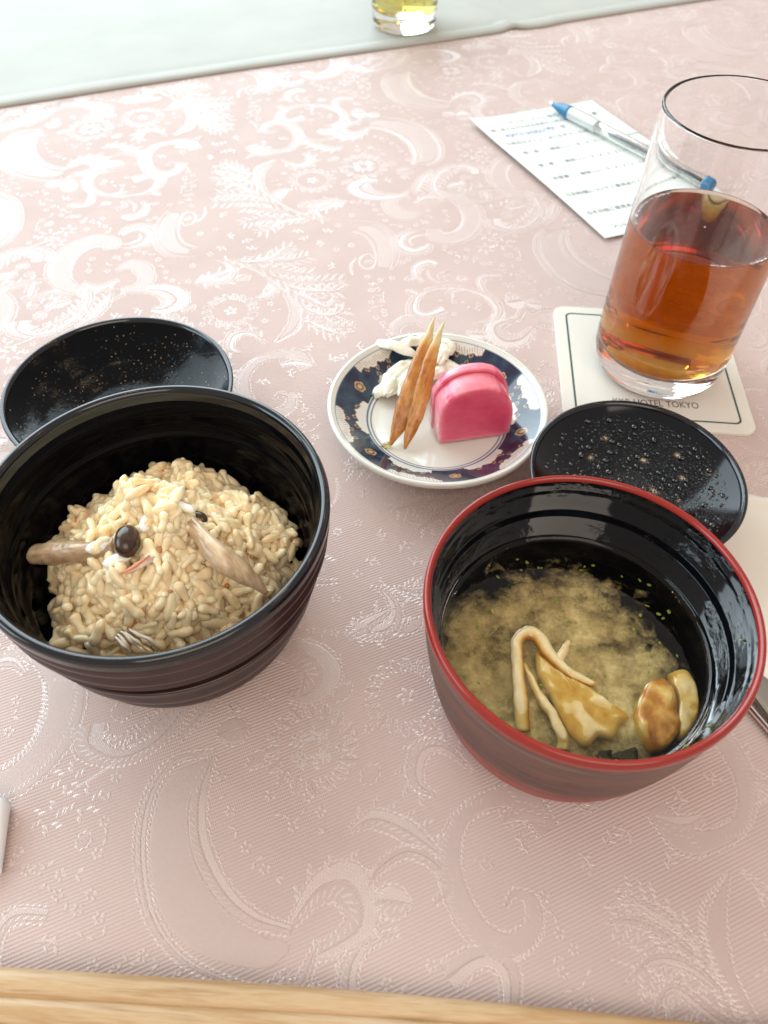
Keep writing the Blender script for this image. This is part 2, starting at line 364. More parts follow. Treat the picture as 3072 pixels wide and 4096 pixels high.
def build_pattern():
    out = {0: ([], []), 1: ([], [])}
    U, V = 286.0, 246.0
    cnt = [0]
    def strip(kind, rows, zs):
        """rows of points joined into a raised band; a tiny drift in height keeps crossing threads apart"""
        vs, fs = out[kind]; n = len(rows[0]); o = len(vs); m = len(rows)
        cnt[0] += 1; z0 = (cnt[0] % 97)*.00045
        for r_, z in zip(rows, zs):
            for i, (x, y) in enumerate(r_): vs.append((x/1000, y/1000, (z+(z0+i*.0006 if z > 0 else 0))/1000))
        for a in range(m-1):
            for i in range(n-1): fs.append((o+a*n+i, o+a*n+i+1, o+(a+1)*n+i+1, o+(a+1)*n+i))
    def stitches(P, Wd, pitch=1.9, slant=.55, z=.10, kind=0):
        """a row of slanted satin stitches along a line: the raised cords that outline the motifs"""
        d = np.hypot(*np.diff(P, axis=0).T); L_ = np.concatenate([[0], np.cumsum(d)]); tot = L_[-1]
        n = max(1, int(tot/pitch)); vs, fs = out[kind]
        c = (np.arange(n)+.5)*tot/n; step = tot/n
        X_, Y_ = np.interp(c, L_, P[:, 0]), np.interp(c, L_, P[:, 1]); W_ = np.interp(c, L_, Wd)
        X2, Y2 = np.interp(c+.3, L_, P[:, 0]), np.interp(c+.3, L_, P[:, 1]); X1, Y1 = np.interp(c-.3, L_, P[:, 0]), np.interp(c-.3, L_, P[:, 1])
        T_ = np.stack([X2-X1, Y2-Y1], 1); T_ /= np.hypot(*T_.T)[:, None]+1e-9; Nn = np.stack([-T_[:, 1], T_[:, 0]], 1)
        for i in range(n):
            w = max(.25, W_[i]); c0 = np.array((X_[i], Y_[i])); a = Nn[i]*w+T_[i]*slant*min(1.6, w+.4); h = T_[i]*step*.40
            cnt[0] += 1; zt = z+(cnt[0] % 61)*.0005; o = len(vs)
            k = .8+.4*jr.rand()
            for q, zz in ((c0-a*k, 0), (c0-a*.45*k-h, -.01), (c0+a*.45*k-h, -.01), (c0+a*k, 0), (c0+a*.45*k+h, -.01), (c0-a*.45*k+h, -.01), (c0-a*.5*k, zt), (c0+a*.5*k, zt)):
                vs.append((q[0]/1000, q[1]/1000, zz/1000))
            fs.extend(((o, o+1, o+6), (o+1, o+2, o+7, o+6), (o+2, o+3, o+7), (o+3, o+4, o+7), (o+4, o+5, o+6, o+7), (o+5, o, o+6)))
    for gi in range(-3, 4):
        for gj in range(-4, 2):
            for half in (0, 1):
                for si, (kind, S, W, jag) in enumerate(DX.q):
                    def place(A):
                        A = np.array(A)
                        if half: A = np.array((203.0, 1078.0))-A
                        A = A+np.array((gi*U, gj*V)); return np.stack([A[:, 0]*cu-A[:, 1]*su, A[:, 0]*su+A[:, 1]*cu], 1)
                    zt = .035+(.02 if kind == 0 else 0)
                    if W is None:
                        A, B = place(S[0]), place(S[1]); c = (A.mean(0)+B.mean(0))/2
                        if not view_keep(*c): continue
                        strip(1, [A, A*.96+B*.04, B*.96+A*.04, B], [-.02, zt, zt, -.02])
                        continue
                    P = place(S); c = P.mean(0)
                    if not view_keep(*c): continue
                    if -c[0]*su+c[1]*cu > 672: continue
                    T_ = np.gradient(P, axis=0); T_ /= np.hypot(*T_.T)[:, None]+1e-9
                    Nn = np.stack([-T_[:, 1], T_[:, 0]], 1); W = W*.97
                    wm = W.max()
                    if wm < 1.0:
                        e = W*.4; strip(0, [P+Nn*W[:, None], P+Nn*(W-e)[:, None], P-Nn*(W-e)[:, None], P-Nn*W[:, None]], [-.02, zt+.03, zt+.03, -.02])
                    elif wm < 2.0:
                        stitches(P, W*.95, 1.7, .5, .12)
                    else:
                        j1 = 1+jag*(jr.rand(len(P))-.5)*.5
                        stitches(P+Nn*(W*j1-.45)[:, None], np.full(len(P), .52), 1.9, .6, .12)
                        stitches(P-Nn*(W*j1-.45)[:, None], np.full(len(P), .52), 1.9, .6, .12)
                        Wi = np.maximum(.05, W-1.35)
                        if kind == 0:
                            strip(0 if si % 3 else 1, [P+Nn*Wi[:, None], P+Nn*(Wi*.9)[:, None], P+Nn*(Wi*.12)[:, None]], [-.02, zt, zt])
                            strip(1, [P-Nn*(Wi*.12)[:, None]*.5, P-Nn*(Wi*.9)[:, None], P-Nn*Wi[:, None]], [zt, zt, -.02])
                            if wm > 2.6: stitches(P-Nn*(Wi*.5)[:, None], Wi*.42, 2.3, .9, .13)
                        else:
                            strip(1, [P+Nn*Wi[:, None], P+Nn*(Wi*.93)[:, None], P-Nn*(Wi*.93)[:, None], P-Nn*Wi[:, None]], [-.02, zt, zt, -.02])
    for kind, nm, m in ((0, 'woven_motif', M_weft), (1, 'woven_panel', M_mesh)):
        vs, fs = out[kind]
        o = mesh_obj(nm, vs, fs, m, cloth, smooth=False); o['kind'] = 'stuff'
        print(nm, len(fs))
build_pattern()

# ------------------------------------------------------------------ cream runner across the far side, with hem
def cream(nt, b):
    v = coords(nt, -CL)
    n1 = noise_n(nt, v, 500, 2); n2 = noise_n(nt, v, 14, 3)
    bp = bump(nt, b, n1, .00006, .6)
    b2 = N(nt, 'ShaderNodeBump'); b2.inputs['Distance'].default_value = .003; b2.inputs['Strength'].default_value = .6
    L(nt, n2, b2.inputs['Height']); L(nt, b2.outputs[0], bp.inputs['Normal'])
    L(nt, ramp(nt, n2, [(.2, (.405, .41, .37)), (.8, (.475, .48, .435))]), b.inputs['Base Color'])
M_cream = mat('cream_cloth', rough=.55, spec=.10, build=cream, Sheen_Weight=.1)
def runner():
    us = np.linspace(-520, 900, 240); vs_ = [0, 0, 1.2, 4, 9, 13, 14.2, 16, 19, 26, 40, 70, 110, 160, 220, 300, 420, 600, 900]
    zs = [.4, 1.3, 2.4, 3.0, 3.0, 2.6, 1.9, 1.8, 2.1, 2.2, 2.2, 2.2, 2.2, 2.2, 2.2, 2.2, 2.2, 2.2, 2.2]
    V, Fc = [], []
    for u in us:
        edge = 655.0 + 1.6*math.sin(u*.013) + 4.5*math.exp(-((u-392)/7)**2) - 2.4*math.exp(-((u-420)/16)**2)
        fold = math.exp(-((u-396)/5)**2)
        for dv, z in zip(vs_, zs):
            x, y = uv2xy(u + (dv*-.25 if dv else 0), edge+dv)
            zz = z + .55*noise.noise(Vector((u*.012, dv*.03, 0))) * min(1, dv/10) + fold*1.6*max(0, 1-dv/220)*(1 if dv > 1 else .5)
            V.append((x/1000, y/1000, max(.35, zz)/1000))
    m = len(vs_)
    for i in range(len(us)-1):
        for j in range(m-1): Fc.append((i*m+j, (i+1)*m+j, (i+1)*m+j+1, i*m+j+1))
    o = mesh_obj('table_runner', V, Fc, M_cream)
    tag(o, 'smooth cream white runner cloth with hemmed edge across the far end of the table', 'table runner')
    md = o.modifiers.new('thickness', 'SOLIDIFY'); md.thickness = .0004; md.offset = -1
runner()

# ------------------------------------------------------------------ lacquer and other shared materials
def lacquer_scuff(nt, b):
    n = noise_n(nt, coords(nt), 300, 4, .6)
    L(nt, ramp(nt, n, [(.3, (.07,)*3), (.8, (.13,)*3)]), b.inputs['Roughness'])
M_black = mat('black_lacquer', (.002, .002, .003), .11, .08, lacquer_scuff)
M_blackrim = mat('black_lacquer_rim', (.006, .007, .009), .10, .6)
def plum(nt, b):
    n = noise_n(nt, coords(nt, 0, (1, 1, 6)), 90, 4)
    L(nt, ramp(nt, n, [(.3, (.026, .012, .012)), (.75, (.050, .022, .020))]), b.inputs['Base Color'])
M_plum = mat('plum_lacquer', rough=.28, spec=.6, build=plum)
M_redrim = mat('red_lacquer', (.27, .020, .013), .18, .5)

# ------------------------------------------------------------------ rice bowl
RC = (-0.0763, 0.1598)
def prof_r(z, zr, R_, rb, n): return R_*(rb+(1-rb)*max(0, 1-(1-z/zr)**n)**.5)
rb_ = empty('rice_bowl', (RC[0], RC[1], 0), 'large black lacquer rice bowl with ribbed plum-brown outside, holding the mixed rice', 'bowl')
zr = .067; RR = .0583
rim = [(RR-.0040, zr-.005), (RR-.0034, zr-.0022), (RR-.0030, zr-.0008), (RR-.0021, zr-.0001), (RR-.0010, zr), (RR-.0002, zr-.0007), (RR+.0002, zr-.002), (RR+.0001, zr-.0045), (RR-.0008, zr-.0055)]
o = mesh_obj('rim', *lathe(rim, RC, 256), M_blackrim, rb_)
def wall_r(z):
    r = prof_r(z, .067, RR, .62, 1.45)
    if z > .0440: r += .00085*math.sin((zr-z)/.0078*2*PI+.6) - .0002
    elif z > .0372: r -= .0042
    else: r += -.0012+.0007*math.sin((.0372-z)/.012*2*PI+1.2)
    return r-.0003
up = [(RR-.0009, zr-.0054)]+[(wall_r(z), z) for z in np.linspace(zr-.0060, .04405, 60)]+[(wall_r(.04405)-.0008, .0437)]
lo = [(wall_r(.0371)-.0030, .0375), (wall_r(.0371)-.0004, .0374)]+[(wall_r(z), z) for z in np.linspace(.0370, .004, 44)]+[(RR*.60, .0015), (RR*.50, .001), (RR*.47, 0), (RR*.43, 0), (RR*.42, .003), (0.001, .004)]
mesh_obj('bowl_wall', *lathe(up, RC, 256), M_plum, rb_)
mesh_obj('groove', *lathe([(wall_r(.04405)-.0006, .0438), (wall_r(.0405)+.0002, .0430), (wall_r(.0405), .0380), (wall_r(.0371)-.0028, .0374)], RC, 256), M_black, rb_)
mesh_obj('bowl_base', *lathe(lo, RC, 256), M_plum, rb_)
def inner_rice():
    P = [(RR-.0040, zr-.005)]
    for z in np.linspace(zr-.0052, .012, 70):
        r = prof_r(z, .067, RR, .60, 1.5)-.0036
        if z < .0605: r -= .0009
        if z < .0600: r -= .0003*math.sin((.06-z)/.011*2*PI)
        if z < .0480: r -= .0007
        P.append((r, z))
    P += [(.033, .0095), (.02, .0085), (.0005, .008)]
    return P
mesh_obj('bowl_lining', *lathe(inner_rice(), RC, 256), M_black, rb_)

# mixed rice: grains heaped in the bowl
def sss(col, rough=.35, w=.5, rad=(.0025, .0015, .0008), var=.12, spec=.5, sc_=250):
    def f(nt, b):
        oi = N(nt, 'ShaderNodeObjectInfo'); n = noise_n(nt, coords(nt), sc_, 3)
        g = N(nt, 'ShaderNodeNewGeometry')
        f_ = math_n(nt, 'ADD', math_n(nt, 'MULTIPLY', oi.outputs['Random'], .45), math_n(nt, 'MULTIPLY', g.outputs['Random Per Island'], .55))
        stain = noise_n(nt, coords(nt), 75, 3, .5)
        f_ = math_n(nt, 'SUBTRACT', f_, math_n(nt, 'MULTIPLY', math_n(nt, 'SUBTRACT', stain, .5), 1.5), True)
        c0 = tuple(x*(1-var) for x in col); c1 = tuple(min(1, x*(1+var)) for x in col)
        L(nt, ramp(nt, f_, [(0, (c0[0]*.95, c0[1]*.90, c0[2]*.72)), (1, c1)]), b.inputs['Base Color'])
        bump(nt, b, n, .00025, .35)
        b.inputs['Subsurface Weight'].default_value = w; b.inputs['Subsurface Radius'].default_value = rad; b.inputs['Subsurface Scale'].default_value = 1.0
    return f
M_rice = mat('cooked_rice', rough=.2, spec=.5, build=sss((.98, .80, .56), w=.6, rad=(.0022, .0016, .001), var=.05))
M_ricew = mat('white_rice', rough=.16, spec=.6, build=sss((.93, .92, .88), w=.35))
MC = (-.0795, .1625)
def mound(x, y):
    dx, dy = x-MC[0], y-MC[1]
    a = math.atan2(dy, dx); r = math.hypot(dx, dy)
    Rm = .0455 + .003*math.sin(3*a+1) + .002*math.sin(5*a)
    q = r/Rm
    return .0605 - .035*q**1.35 + .0100*noise.noise(Vector((x*62, y*62, 3.1))) + .0065*noise.noise(Vector((x*160, y*160, 1.1)))
def mound_n(x, y):
    e = .001; return Vector((-(mound(x+e, y)-mound(x-e, y))/(2*e), -(mound(x, y+e)-mound(x, y-e))/(2*e), 1)).normalized()
def grain_mesh(seed):
    r_ = random.Random(seed); Lg = r_.uniform(.0037, .0049); wd = r_.uniform(.00160, .00200); bend = r_.uniform(-.0006, .0007)
    vs, fs = [], []; rings, seg = 9, 9
    for i in range(rings):
        t = -1+2*i/(rings-1); rr = (1-abs(t)**4.2)**.5 if abs(t) < 1 else .0
        rr = max(rr, .30)*(1-.16*t)*(1-.10*math.exp(-((t-.1)/.35)**2)*(seed % 3))
        for k in range(seg):
            a = 2*PI*k/seg
            vs.append((t*Lg+r_.uniform(-1, 1)*.00012, math.cos(a)*wd*rr*(1+.16*r_.uniform(-1, 1)+.10*math.sin(t*3+seed)) + bend*(1-t*t), math.sin(a)*wd*rr*(.80+.12*math.cos(t*4+seed*2))))
    for i in range(rings-1):
        for k in range(seg): fs.append((i*seg+k, i*seg+(k+1) % seg, (i+1)*seg+(k+1) % seg, (i+1)*seg+k))
    fs.append(tuple(range(seg))[::-1]); fs.append(tuple(range((rings-1)*seg, rings*seg)))
    return vs, fs
GM = [grain_mesh(s) for s in range(12)]
rr_ = random.Random(11)
def grain_matrix(p, nrm, tilt=.5, sc_=1.0):
    yaw = rr_.uniform(0, 2*PI); base = nrm.to_track_quat('Z', 'Y').to_matrix()
    m = base @ Matrix.Rotation(yaw, 3, 'Z') @ Matrix.Rotation(rr_.gauss(0, tilt), 3, 'Y') @ Matrix.Rotation(rr_.uniform(0, 6.28), 3, 'X')
    return Matrix.Translation(p) @ (m*sc_).to_4x4()
rice = empty('mixed_rice', (MC[0], MC[1], .02), 'mound of pale golden seasoned rice grains heaped in the large black bowl', 'rice')
grains = []
pts = []
tries = 0
while tries < 30000:
    tries += 1
    x = RC[0]+rr_.uniform(-.054, .054); y = RC[1]+rr_.uniform(-.054, .054)
    if math.hypot(x-RC[0], y-RC[1]) > .0505: continue
    z = mound(x, y)
    if z < .016: continue
    if math.hypot(x-RC[0], y-RC[1]) > prof_r(z, .067, RR, .60, 1.5)-.0075: continue
    nn = mound_n(x, y)
    if any((x-a)**2+(y-b)**2+(z-c_)**2 < .00285**2 for a, b, c_ in pts[-1500:]): continue
    pts.append((x, y, z))
camp = Vector((0, 0, H))
for (x, y, z) in pts:
    nn = mound_n(x, y); lift = -.0002+max(0, .0040*noise.noise(Vector((x*200, y*200, 7)))+rr_.uniform(0, .0012))
    p = Vector((x, y, z))+nn*lift
    facing = nn.dot((camp-p).normalized())
    grains.append((facing*.02+lift, grain_matrix(p, nn, .26, rr_.uniform(.85, 1.12)), rr_.randrange(12)))
    if rr_.random() < .8:
        grains.append((-1, grain_matrix(Vector((x, y, z))-nn*.0016+Vector((rr_.uniform(-1, 1), rr_.uniform(-1, 1), 0))*.001, nn, .3), rr_.randrange(12)))
grains.sort(key=lambda g: -g[0])
GM_fat = GM
g_me = []
for i, (v, f) in enumerate(GM):
    me = bpy.data.meshes.new('rice_grain'); me.from_pydata(v, [], f); me.materials.append(M_rice)
    me.polygons.foreach_set('use_smooth', [True]*len(me.polygons)); g_me.append(me)
for s, m, k in grains[:300]:
    o = link(bpy.data.objects.new('rice_grain', g_me[k])); o.parent = rice
    o.matrix_local = Matrix.Translation(-Vector(rice.location)) @ m
parts = []
for s, m, k in grains[300:]:
    v, f = GM[k]; parts.append(([m @ Vector(a) for a in v], f))
# the packed core of the mound under the loose grains
cv, cf = [], []; n = 60
for j in range(n+1):
    for i in range(n+1):
        x = MC[0]-.05+.1*i/n; y = MC[1]-.05+.1*j/n
        rr0 = math.hypot(x-RC[0], y-RC[1])
        if rr0 > .0390: k_ = .0390/rr0; x = RC[0]+(x-RC[0])*k_; y = RC[1]+(y-RC[1])*k_
        cv.append((x, y, max(.012, mound(x, y)-.0007+.0008*noise.noise(Vector((x*500, y*500, 2))))))
for j in range(n):
    for i in range(n): cf.append((j*(n+1)+i, j*(n+1)+i+1, (j+1)*(n+1)+i+1, (j+1)*(n+1)+i))
M_core = mat('rice_core', rough=.4, build=sss((.84, .64, .40), w=.3, sc_=500))
o = mesh_obj('rice_core', cv, cf, M_core, rice); o['kind'] = 'stuff'
o = mesh_obj('rice_mass', *join(parts), M_rice, rice); o['kind'] = 'stuff'
md = o.modifiers.new('stick', 'REMESH'); md.mode = 'VOXEL'; md.voxel_size = .0004; md.use_smooth_shade = True      # the cooked grains stick and merge
md = o.modifiers.new('soften', 'SMOOTH'); md.factor = .5; md.iterations = 1
print('grains', len(grains))
for (px, py, z, yaw) in ((655, 2000, .0605, 1.2), (700, 1975, .0600, .9), (735, 2030, .0595, -.4), (590, 2080, .0590, 1.4), (395, 2185, .0560, .4), (470, 2238, .0550, .5), (690, 2045, .0600, 1.6)):
    o = link(bpy.data.objects.new('white_rice_grain', g_me[int(px) % 8].copy())); o.data.materials[0] = M_ricew
    o.parent = rice; o['label'] = 'glossy whiter grain lying on top of the mound'
    q = at(px, py, z)
    o.matrix_local = Matrix.Translation(q-Vector(rice.location)) @ Matrix.Rotation(yaw, 4, 'Z') @ Matrix.Scale(1.05, 4)

# mushrooms and crab in the rice
def stem_mat(nt, b):
    n = noise_n(nt, coords(nt, R(48), (.5, 3, 1)), 130, 6, .6)
    L(nt, ramp(nt, n, [(.3, (.36, .22, .11)), (.5, (.62, .46, .29)), (.7, (.82, .68, .48))]), b.inputs['Base Color'])
    bump(nt, b, n, .0003, .4); b.inputs['Subsurface Weight'].default_value = .25; b.inputs['Subsurface Radius'].default_value = (.003, .0015, .0008); b.inputs['Subsurface Scale'].default_value = 1
M_stem = mat('simmered_stem', rough=.18, build=stem_mat)
M_cap = mat('dark_mushroom_cap', (.05, .026, .016), .2, .5, lambda nt, b: L(nt, ramp(nt, noise_n(nt, coords(nt), 260, 5, .6), [(.3, (.018, .009, .006)), (.75, (.085, .045, .026))]), b.inputs['Base Color']))
mz = .0575
m1 = empty('shimeji_mushroom', at(480, 2180, mz-.003), 'simmered mushroom with thick tan stem and dark glossy cap on the left of the rice', 'mushroom', 'mushrooms on the rice')
M_stemd = mat('dark_simmered_stem', rough=.2, build=lambda nt, b: (L(nt, ramp(nt, noise_n(nt, coords(nt, R(10), (1, 4, 1)), 160, 6, .6), [(.3, (.30, .19, .10)), (.7, (.60, .44, .28))]), b.inputs['Base Color'])))
mesh_obj('stem', *sweep([at(140, 2215, .045), at(230, 2212, .0485), at(330, 2205, .0515), at(460, 2185, .0545)], [.0036, .0043, .0040, .0034, .0028], [.0032, .0040, .0036, .0032, .0028], seg=20, n=60, jitter=.0006), M_stemd, m1)
mesh_obj('cap', *blob(at(508, 2165, .0580), .0042, .0060, .0044, 24, 16, Matrix.Rotation(R(8), 3, 'Z'), .05, 200), M_cap, m1)
m2 = empty('shimeji_mushroom', at(900, 2200, .05), 'simmered mushroom with long pale tapering stem, lying on the right of the rice', 'mushroom', 'mushrooms on the rice')
mesh_obj('stem', *sweep([at(760, 2085, .0540), at(820, 2160, .0552), at(890, 2235, .0535), at(970, 2290, .0488), at(1070, 2372, .0420)], [.0024, .0030, .0044, .0040, .0008], [.0022, .0028, .0040, .0034, .0008], seg=20, n=50, jitter=.0004), M_stem, m2)
mesh_obj('cap', *blob(at(790, 2068, .0522), .0040, .0022, .0020, 20, 12, Matrix.Rotation(R(-20), 3, 'Z'), .12, 260), M_cap, m2)
M_crab = mat('crab_flesh', rough=.3, build=sss((.82, .58, .46), w=.3, var=.25))
bits = []
for k in range(26):
    a, r = rr_.uniform(0, 6.28), .040*math.sqrt(rr_.random()); x, y = MC[0]+r*math.cos(a), MC[1]+r*math.sin(a)
    bits.append(blob((x, y, mound(x, y)+.0012), rr_.uniform(.0010, .0026), rr_.uniform(.0006, .0012), .0008, 10, 8, Matrix.Rotation(rr_.uniform(0, 3), 3, 'Z'), .5, 700, k))
o = mesh_obj('seasoned_bits', *join(bits), mat('soy_stained_bits', (.50, .22, .07), .25), rice); o['kind'] = 'stuff'
M_crabred = mat('crab_red', (.80, .30, .17), .3)
cb = empty('crab_flake', at(560, 2250, .055), 'small white and red shred of crab meat on the rice below the dark mushroom cap', 'crab meat')
mesh_obj('flesh', *join([sweep([at(500+12*k, 2290-7*k, .0545), at(560+8*k, 2265-8*k, .0565), at(625+4*k, 2235-5*k, .0560)], [.0005, .0011, .0007], [.0005, .0008, .0005], seg=8, n=12, jitter=.0004) for k in range(4)]), M_crab, cb)
mesh_obj('red_edge', *sweep([at(488, 2292, .0555), at(540, 2262, .0574), at(598, 2222, .0575)], [.0002, .0006, .0003], [.0002, .0005, .0003], seg=8, n=14, jitter=.0003), M_crabred, cb)
cb2 = mesh_obj('crab_shred', *join([sweep([at(470+a, 2555+b, .043), at(500+a+c_, 2590+b, .042), at(520+a+c_*2, 2625+b, .038)], [.0003, .0006, .0002], [.0003, .0005, .0002], seg=7, n=9, jitter=.0005) for a, b, c_ in ((0, -20, 2), (14, -30, 10), (30, -24, 20), (50, -36, 30), (-8, -8, 6), (70, -30, 26))]), mat('crab_white', (.86, .80, .68), .3))
tag(cb2, 'frayed white crab fibres at the front edge of the rice, by the bowl rim', 'crab meat')

# ------------------------------------------------------------------ soup bowl
SC = (0.0633, 0.1262)
sb = empty('soup_bowl', (SC[0], SC[1], 0), 'round red lacquer soup bowl with black inside and a grained brown band, holding miso soup', 'bowl')
zs_ = .067; RS = .0509
rim = [(RS-.0024, zs_-.0016), (RS-.0022, zs_-.0010), (RS-.0019, zs_-.0005), (RS-.0014, zs_-.0001), (RS-.0008, zs_), (RS-.0002, zs_-.0008), (RS+.0001, zs_-.0020), (RS+.0000, zs_-.0042), (RS-.0007, zs_-.0052)]
mesh_obj('rim', *lathe(rim, SC, 256), M_redrim, sb)
def soup_out(nt, b):
    tc = N(nt, 'ShaderNodeTexCoord'); sx = N(nt, 'ShaderNodeSeparateXYZ'); L(nt, tc.outputs['Object'], sx.inputs[0])
    z = sx.outputs['Z']
    mp = N(nt, 'ShaderNodeMapping'); mp.inputs['Scale'].default_value = (1, 1, 34); L(nt, tc.outputs['Object'], mp.inputs[0])
    n = noise_n(nt, mp.outputs[0], 30, 8, .7, .5)
    zf = math_n(nt, 'ADD', math_n(nt, 'MULTIPLY', z, 1/.067), math_n(nt, 'MULTIPLY', math_n(nt, 'SUBTRACT', n, .5), .85))
    col = ramp(nt, zf, [(.0, (.30, .035, .03)), (.36, (.32, .05, .04)), (.42, (.12, .055, .035)), (.50, (.018, .020, .015)), (.57, (.17, .05, .035)), (.64, (.025, .027, .022)), (.72, (.20, .07, .05)), (.82, (.07, .05, .04)), (1, (.26, .12, .10))])
    L(nt, col, b.inputs['Base Color'])
    b.inputs['Coat Weight'].default_value = .12; b.inputs['Coat Roughness'].default_value = .25
M_soupout = mat('grained_lacquer', rough=.45, spec=.3, build=soup_out)
P = [(RS-.0008, zs_-.0051)]
for z in np.linspace(zs_-.0056, .004, 60): P.append((prof_r(z, .067, RS, .66, 1.5)-.0003, z))
P += [(RS*.62, .0012), (RS*.52, .001), (RS*.50, 0), (RS*.46, 0), (RS*.45, .003), (.001, .004)]
mesh_obj('bowl_wall', *lathe(P, SC, 256), M_soupout, sb)
def wet(nt, b):
    n = noise_n(nt, coords(nt), 420, 3, .6); n2 = noise_n(nt, coords(nt), 60, 3)
    bump(nt, b, math_n(nt, 'MULTIPLY', n, ramp(nt, n2, [(.5, (0, 0, 0)), (.62, (1, 1, 1))])), .0003, .8)
M_wet = mat('wet_black_lacquer', (.002, .0025, .0035), .08, .26, wet)
P = [(RS-.0024, zs_-.0016), (RS-.0027, zs_-.0030), (RS-.0030, zs_-.0055)]
for z in np.linspace(zs_-.0063, .013, 50):
    r = prof_r(z, .067, RS, .64, 1.5)-.0030-.0003*min(1, (zs_-.0063-z)/.006)
    if z < .0510: r -= .0009
    P.append((r, z))
P += [(.030, .0105), (.018, .0095), (.0005, .009)]
mesh_obj('bowl_lining', *lathe(P, SC, 256), M_wet, sb)
SZ = .0395; SR = prof_r(SZ, .067, RS, .64, 1.5)-.0042
soup = empty('miso_soup', (SC[0], SC[1], SZ), 'cloudy olive-brown miso soup filling the red lacquer bowl halfway', 'soup')
# liquid surface: clear, slightly tinted
m = bpy.data.materials.new('broth'); m.use_nodes = True; nt = m.node_tree; nt.nodes.clear()
out = N(nt, 'ShaderNodeOutputMaterial'); mx = N(nt, 'ShaderNodeMixShader'); fr = N(nt, 'ShaderNodeFresnel', i_IOR=1.34)
tr = N(nt, 'ShaderNodeBsdfTransparent'); tr.inputs[0].default_value = (.93, .88, .70, 1); gl = N(nt, 'ShaderNodeBsdfGlossy'); gl.inputs['Roughness'].default_value = .02
nn_ = noise_n(nt, coords(nt), 70, 2); bp = N(nt, 'ShaderNodeBump'); bp.inputs['Distance'].default_value = .00015; L(nt, nn_, bp.inputs['Height']); L(nt, bp.outputs[0], gl.inputs['Normal']); L(nt, bp.outputs[0], fr.inputs['Normal'])
L(nt, fr.outputs[0], mx.inputs[0]); L(nt, tr.outputs[0], mx.inputs[1]); L(nt, gl.outputs[0], mx.inputs[2]); L(nt, mx.outputs[0], out.inputs[0])
M_broth = m
prof = [(.0005, SZ)]+[(SR*t, SZ) for t in np.linspace(.1, .965, 12)]+[(SR*.985, SZ+.0003), (SR, SZ+.0012)]
mesh_obj('broth_surface', *lathe(prof, SC, 192), M_broth, soup)
# suspended miso: three uneven veils of fine particles, each with gaps
def veil(name, z, thr, seed, amp, rmax):
    n = 90; V, Fc = [], []
    for i in range(n+1):
        for k in range(120):
            r = rmax*i/n; a = 2*PI*k/120; x, y = SC[0]+r*math.cos(a), SC[1]+r*math.sin(a)
            V.append((x, y, z + amp*noise.noise(Vector((x*85, y*85, seed))) + amp*.4*noise.noise(Vector((x*260, y*260, seed))) - .004*(i/n)**4))
    for i in range(n):
        for k in range(120): Fc.append((i*120+k, i*120+(k+1) % 120, (i+1)*120+(k+1) % 120, (i+1)*120+k))
    def f(nt, b):
        tc = N(nt, 'ShaderNodeTexCoord'); v = tc.outputs['Object']
        mp = N(nt, 'ShaderNodeMapping'); mp.inputs['Location'].default_value = (seed, seed*2, 0); L(nt, v, mp.inputs[0])
        a = noise_n(nt, mp.outputs[0], 55, 10, .70, .15)
        vm = N(nt, 'ShaderNodeVectorMath', operation='DISTANCE'); L(nt, v, vm.inputs[0]); vm.inputs[1].default_value = (SC[0]-.007, SC[1]-.006, z)
        rad = math_n(nt, 'MULTIPLY', math_n(nt, 'SUBTRACT', vm.outputs['Value'], .031), 20)
        rad = math_n(nt, 'MAXIMUM', rad, 0); lump = noise_n(nt, mp.outputs[0], 75, 2); rad = math_n(nt, 'ADD', rad, math_n(nt, 'MULTIPLY', math_n(nt, 'GREATER_THAN', lump, .60), .10))
        d = math_n(nt, 'SUBTRACT', a, math_n(nt, 'ADD', math_n(nt, 'MULTIPLY', rad, .62), thr))
        al = math_n(nt, 'MULTIPLY', d, 3.6, True)
        L(nt, al, b.inputs['Alpha'])
        fine = noise_n(nt, v, 700, 4, .7)
        col = ramp(nt, math_n(nt, 'ADD', math_n(nt, 'MULTIPLY', a, .6), math_n(nt, 'MULTIPLY', fine, .4)), [(.32, (.34, .26, .13)), (.48, (.66, .56, .34)), (.64, (.84, .76, .54))])
        L(nt, col, b.inputs['Base Color']); bump(nt, b, fine, .0005, .6)
    o = mesh_obj(name, V, Fc, mat('miso_'+name, rough=.8, spec=.1, build=f), soup); o['kind'] = 'stuff'
veil('miso_cloud', SZ-.0020, .42, 3.3, .0012, SR*.985)
veil('miso_cloud', SZ-.0055, .40, 8.1, .0020, SR*.97)
veil('miso_cloud', SZ-.012, .33, 5.7, .0020, SR*.94)
M_green = mat('scallion', (.22, .30, .06), .3)
ps = []
for k in range(70):
    a, r = rr_.uniform(0, 6.28), SR*.93*math.sqrt(rr_.random()); x, y = SC[0]+r*math.cos(a), SC[1]+r*math.sin(a)
    ps.append(blob((x, y, SZ-rr_.uniform(.0004, .0026)), rr_.uniform(.0003, .0010), rr_.uniform(.0003, .0007), .0002, 7, 5, Matrix.Rotation(rr_.uniform(0, 3), 3, 'Z'), .4, 900, k))
for (px, py) in ((2850, 2950), (2795, 2975), (2745, 2985), (2900, 2940), (2835, 2905), (2990, 2555), (2965, 2560)):
    q = at(px, py, .058); ps.append(blob(q, .0009, .0005, .00025, 7, 5, Matrix.Rotation(rr_.uniform(0, 3), 3, 'Z'), .5, 900, px))
o = mesh_obj('scallion_flecks', *join(ps), M_green, soup); o['kind'] = 'stuff'
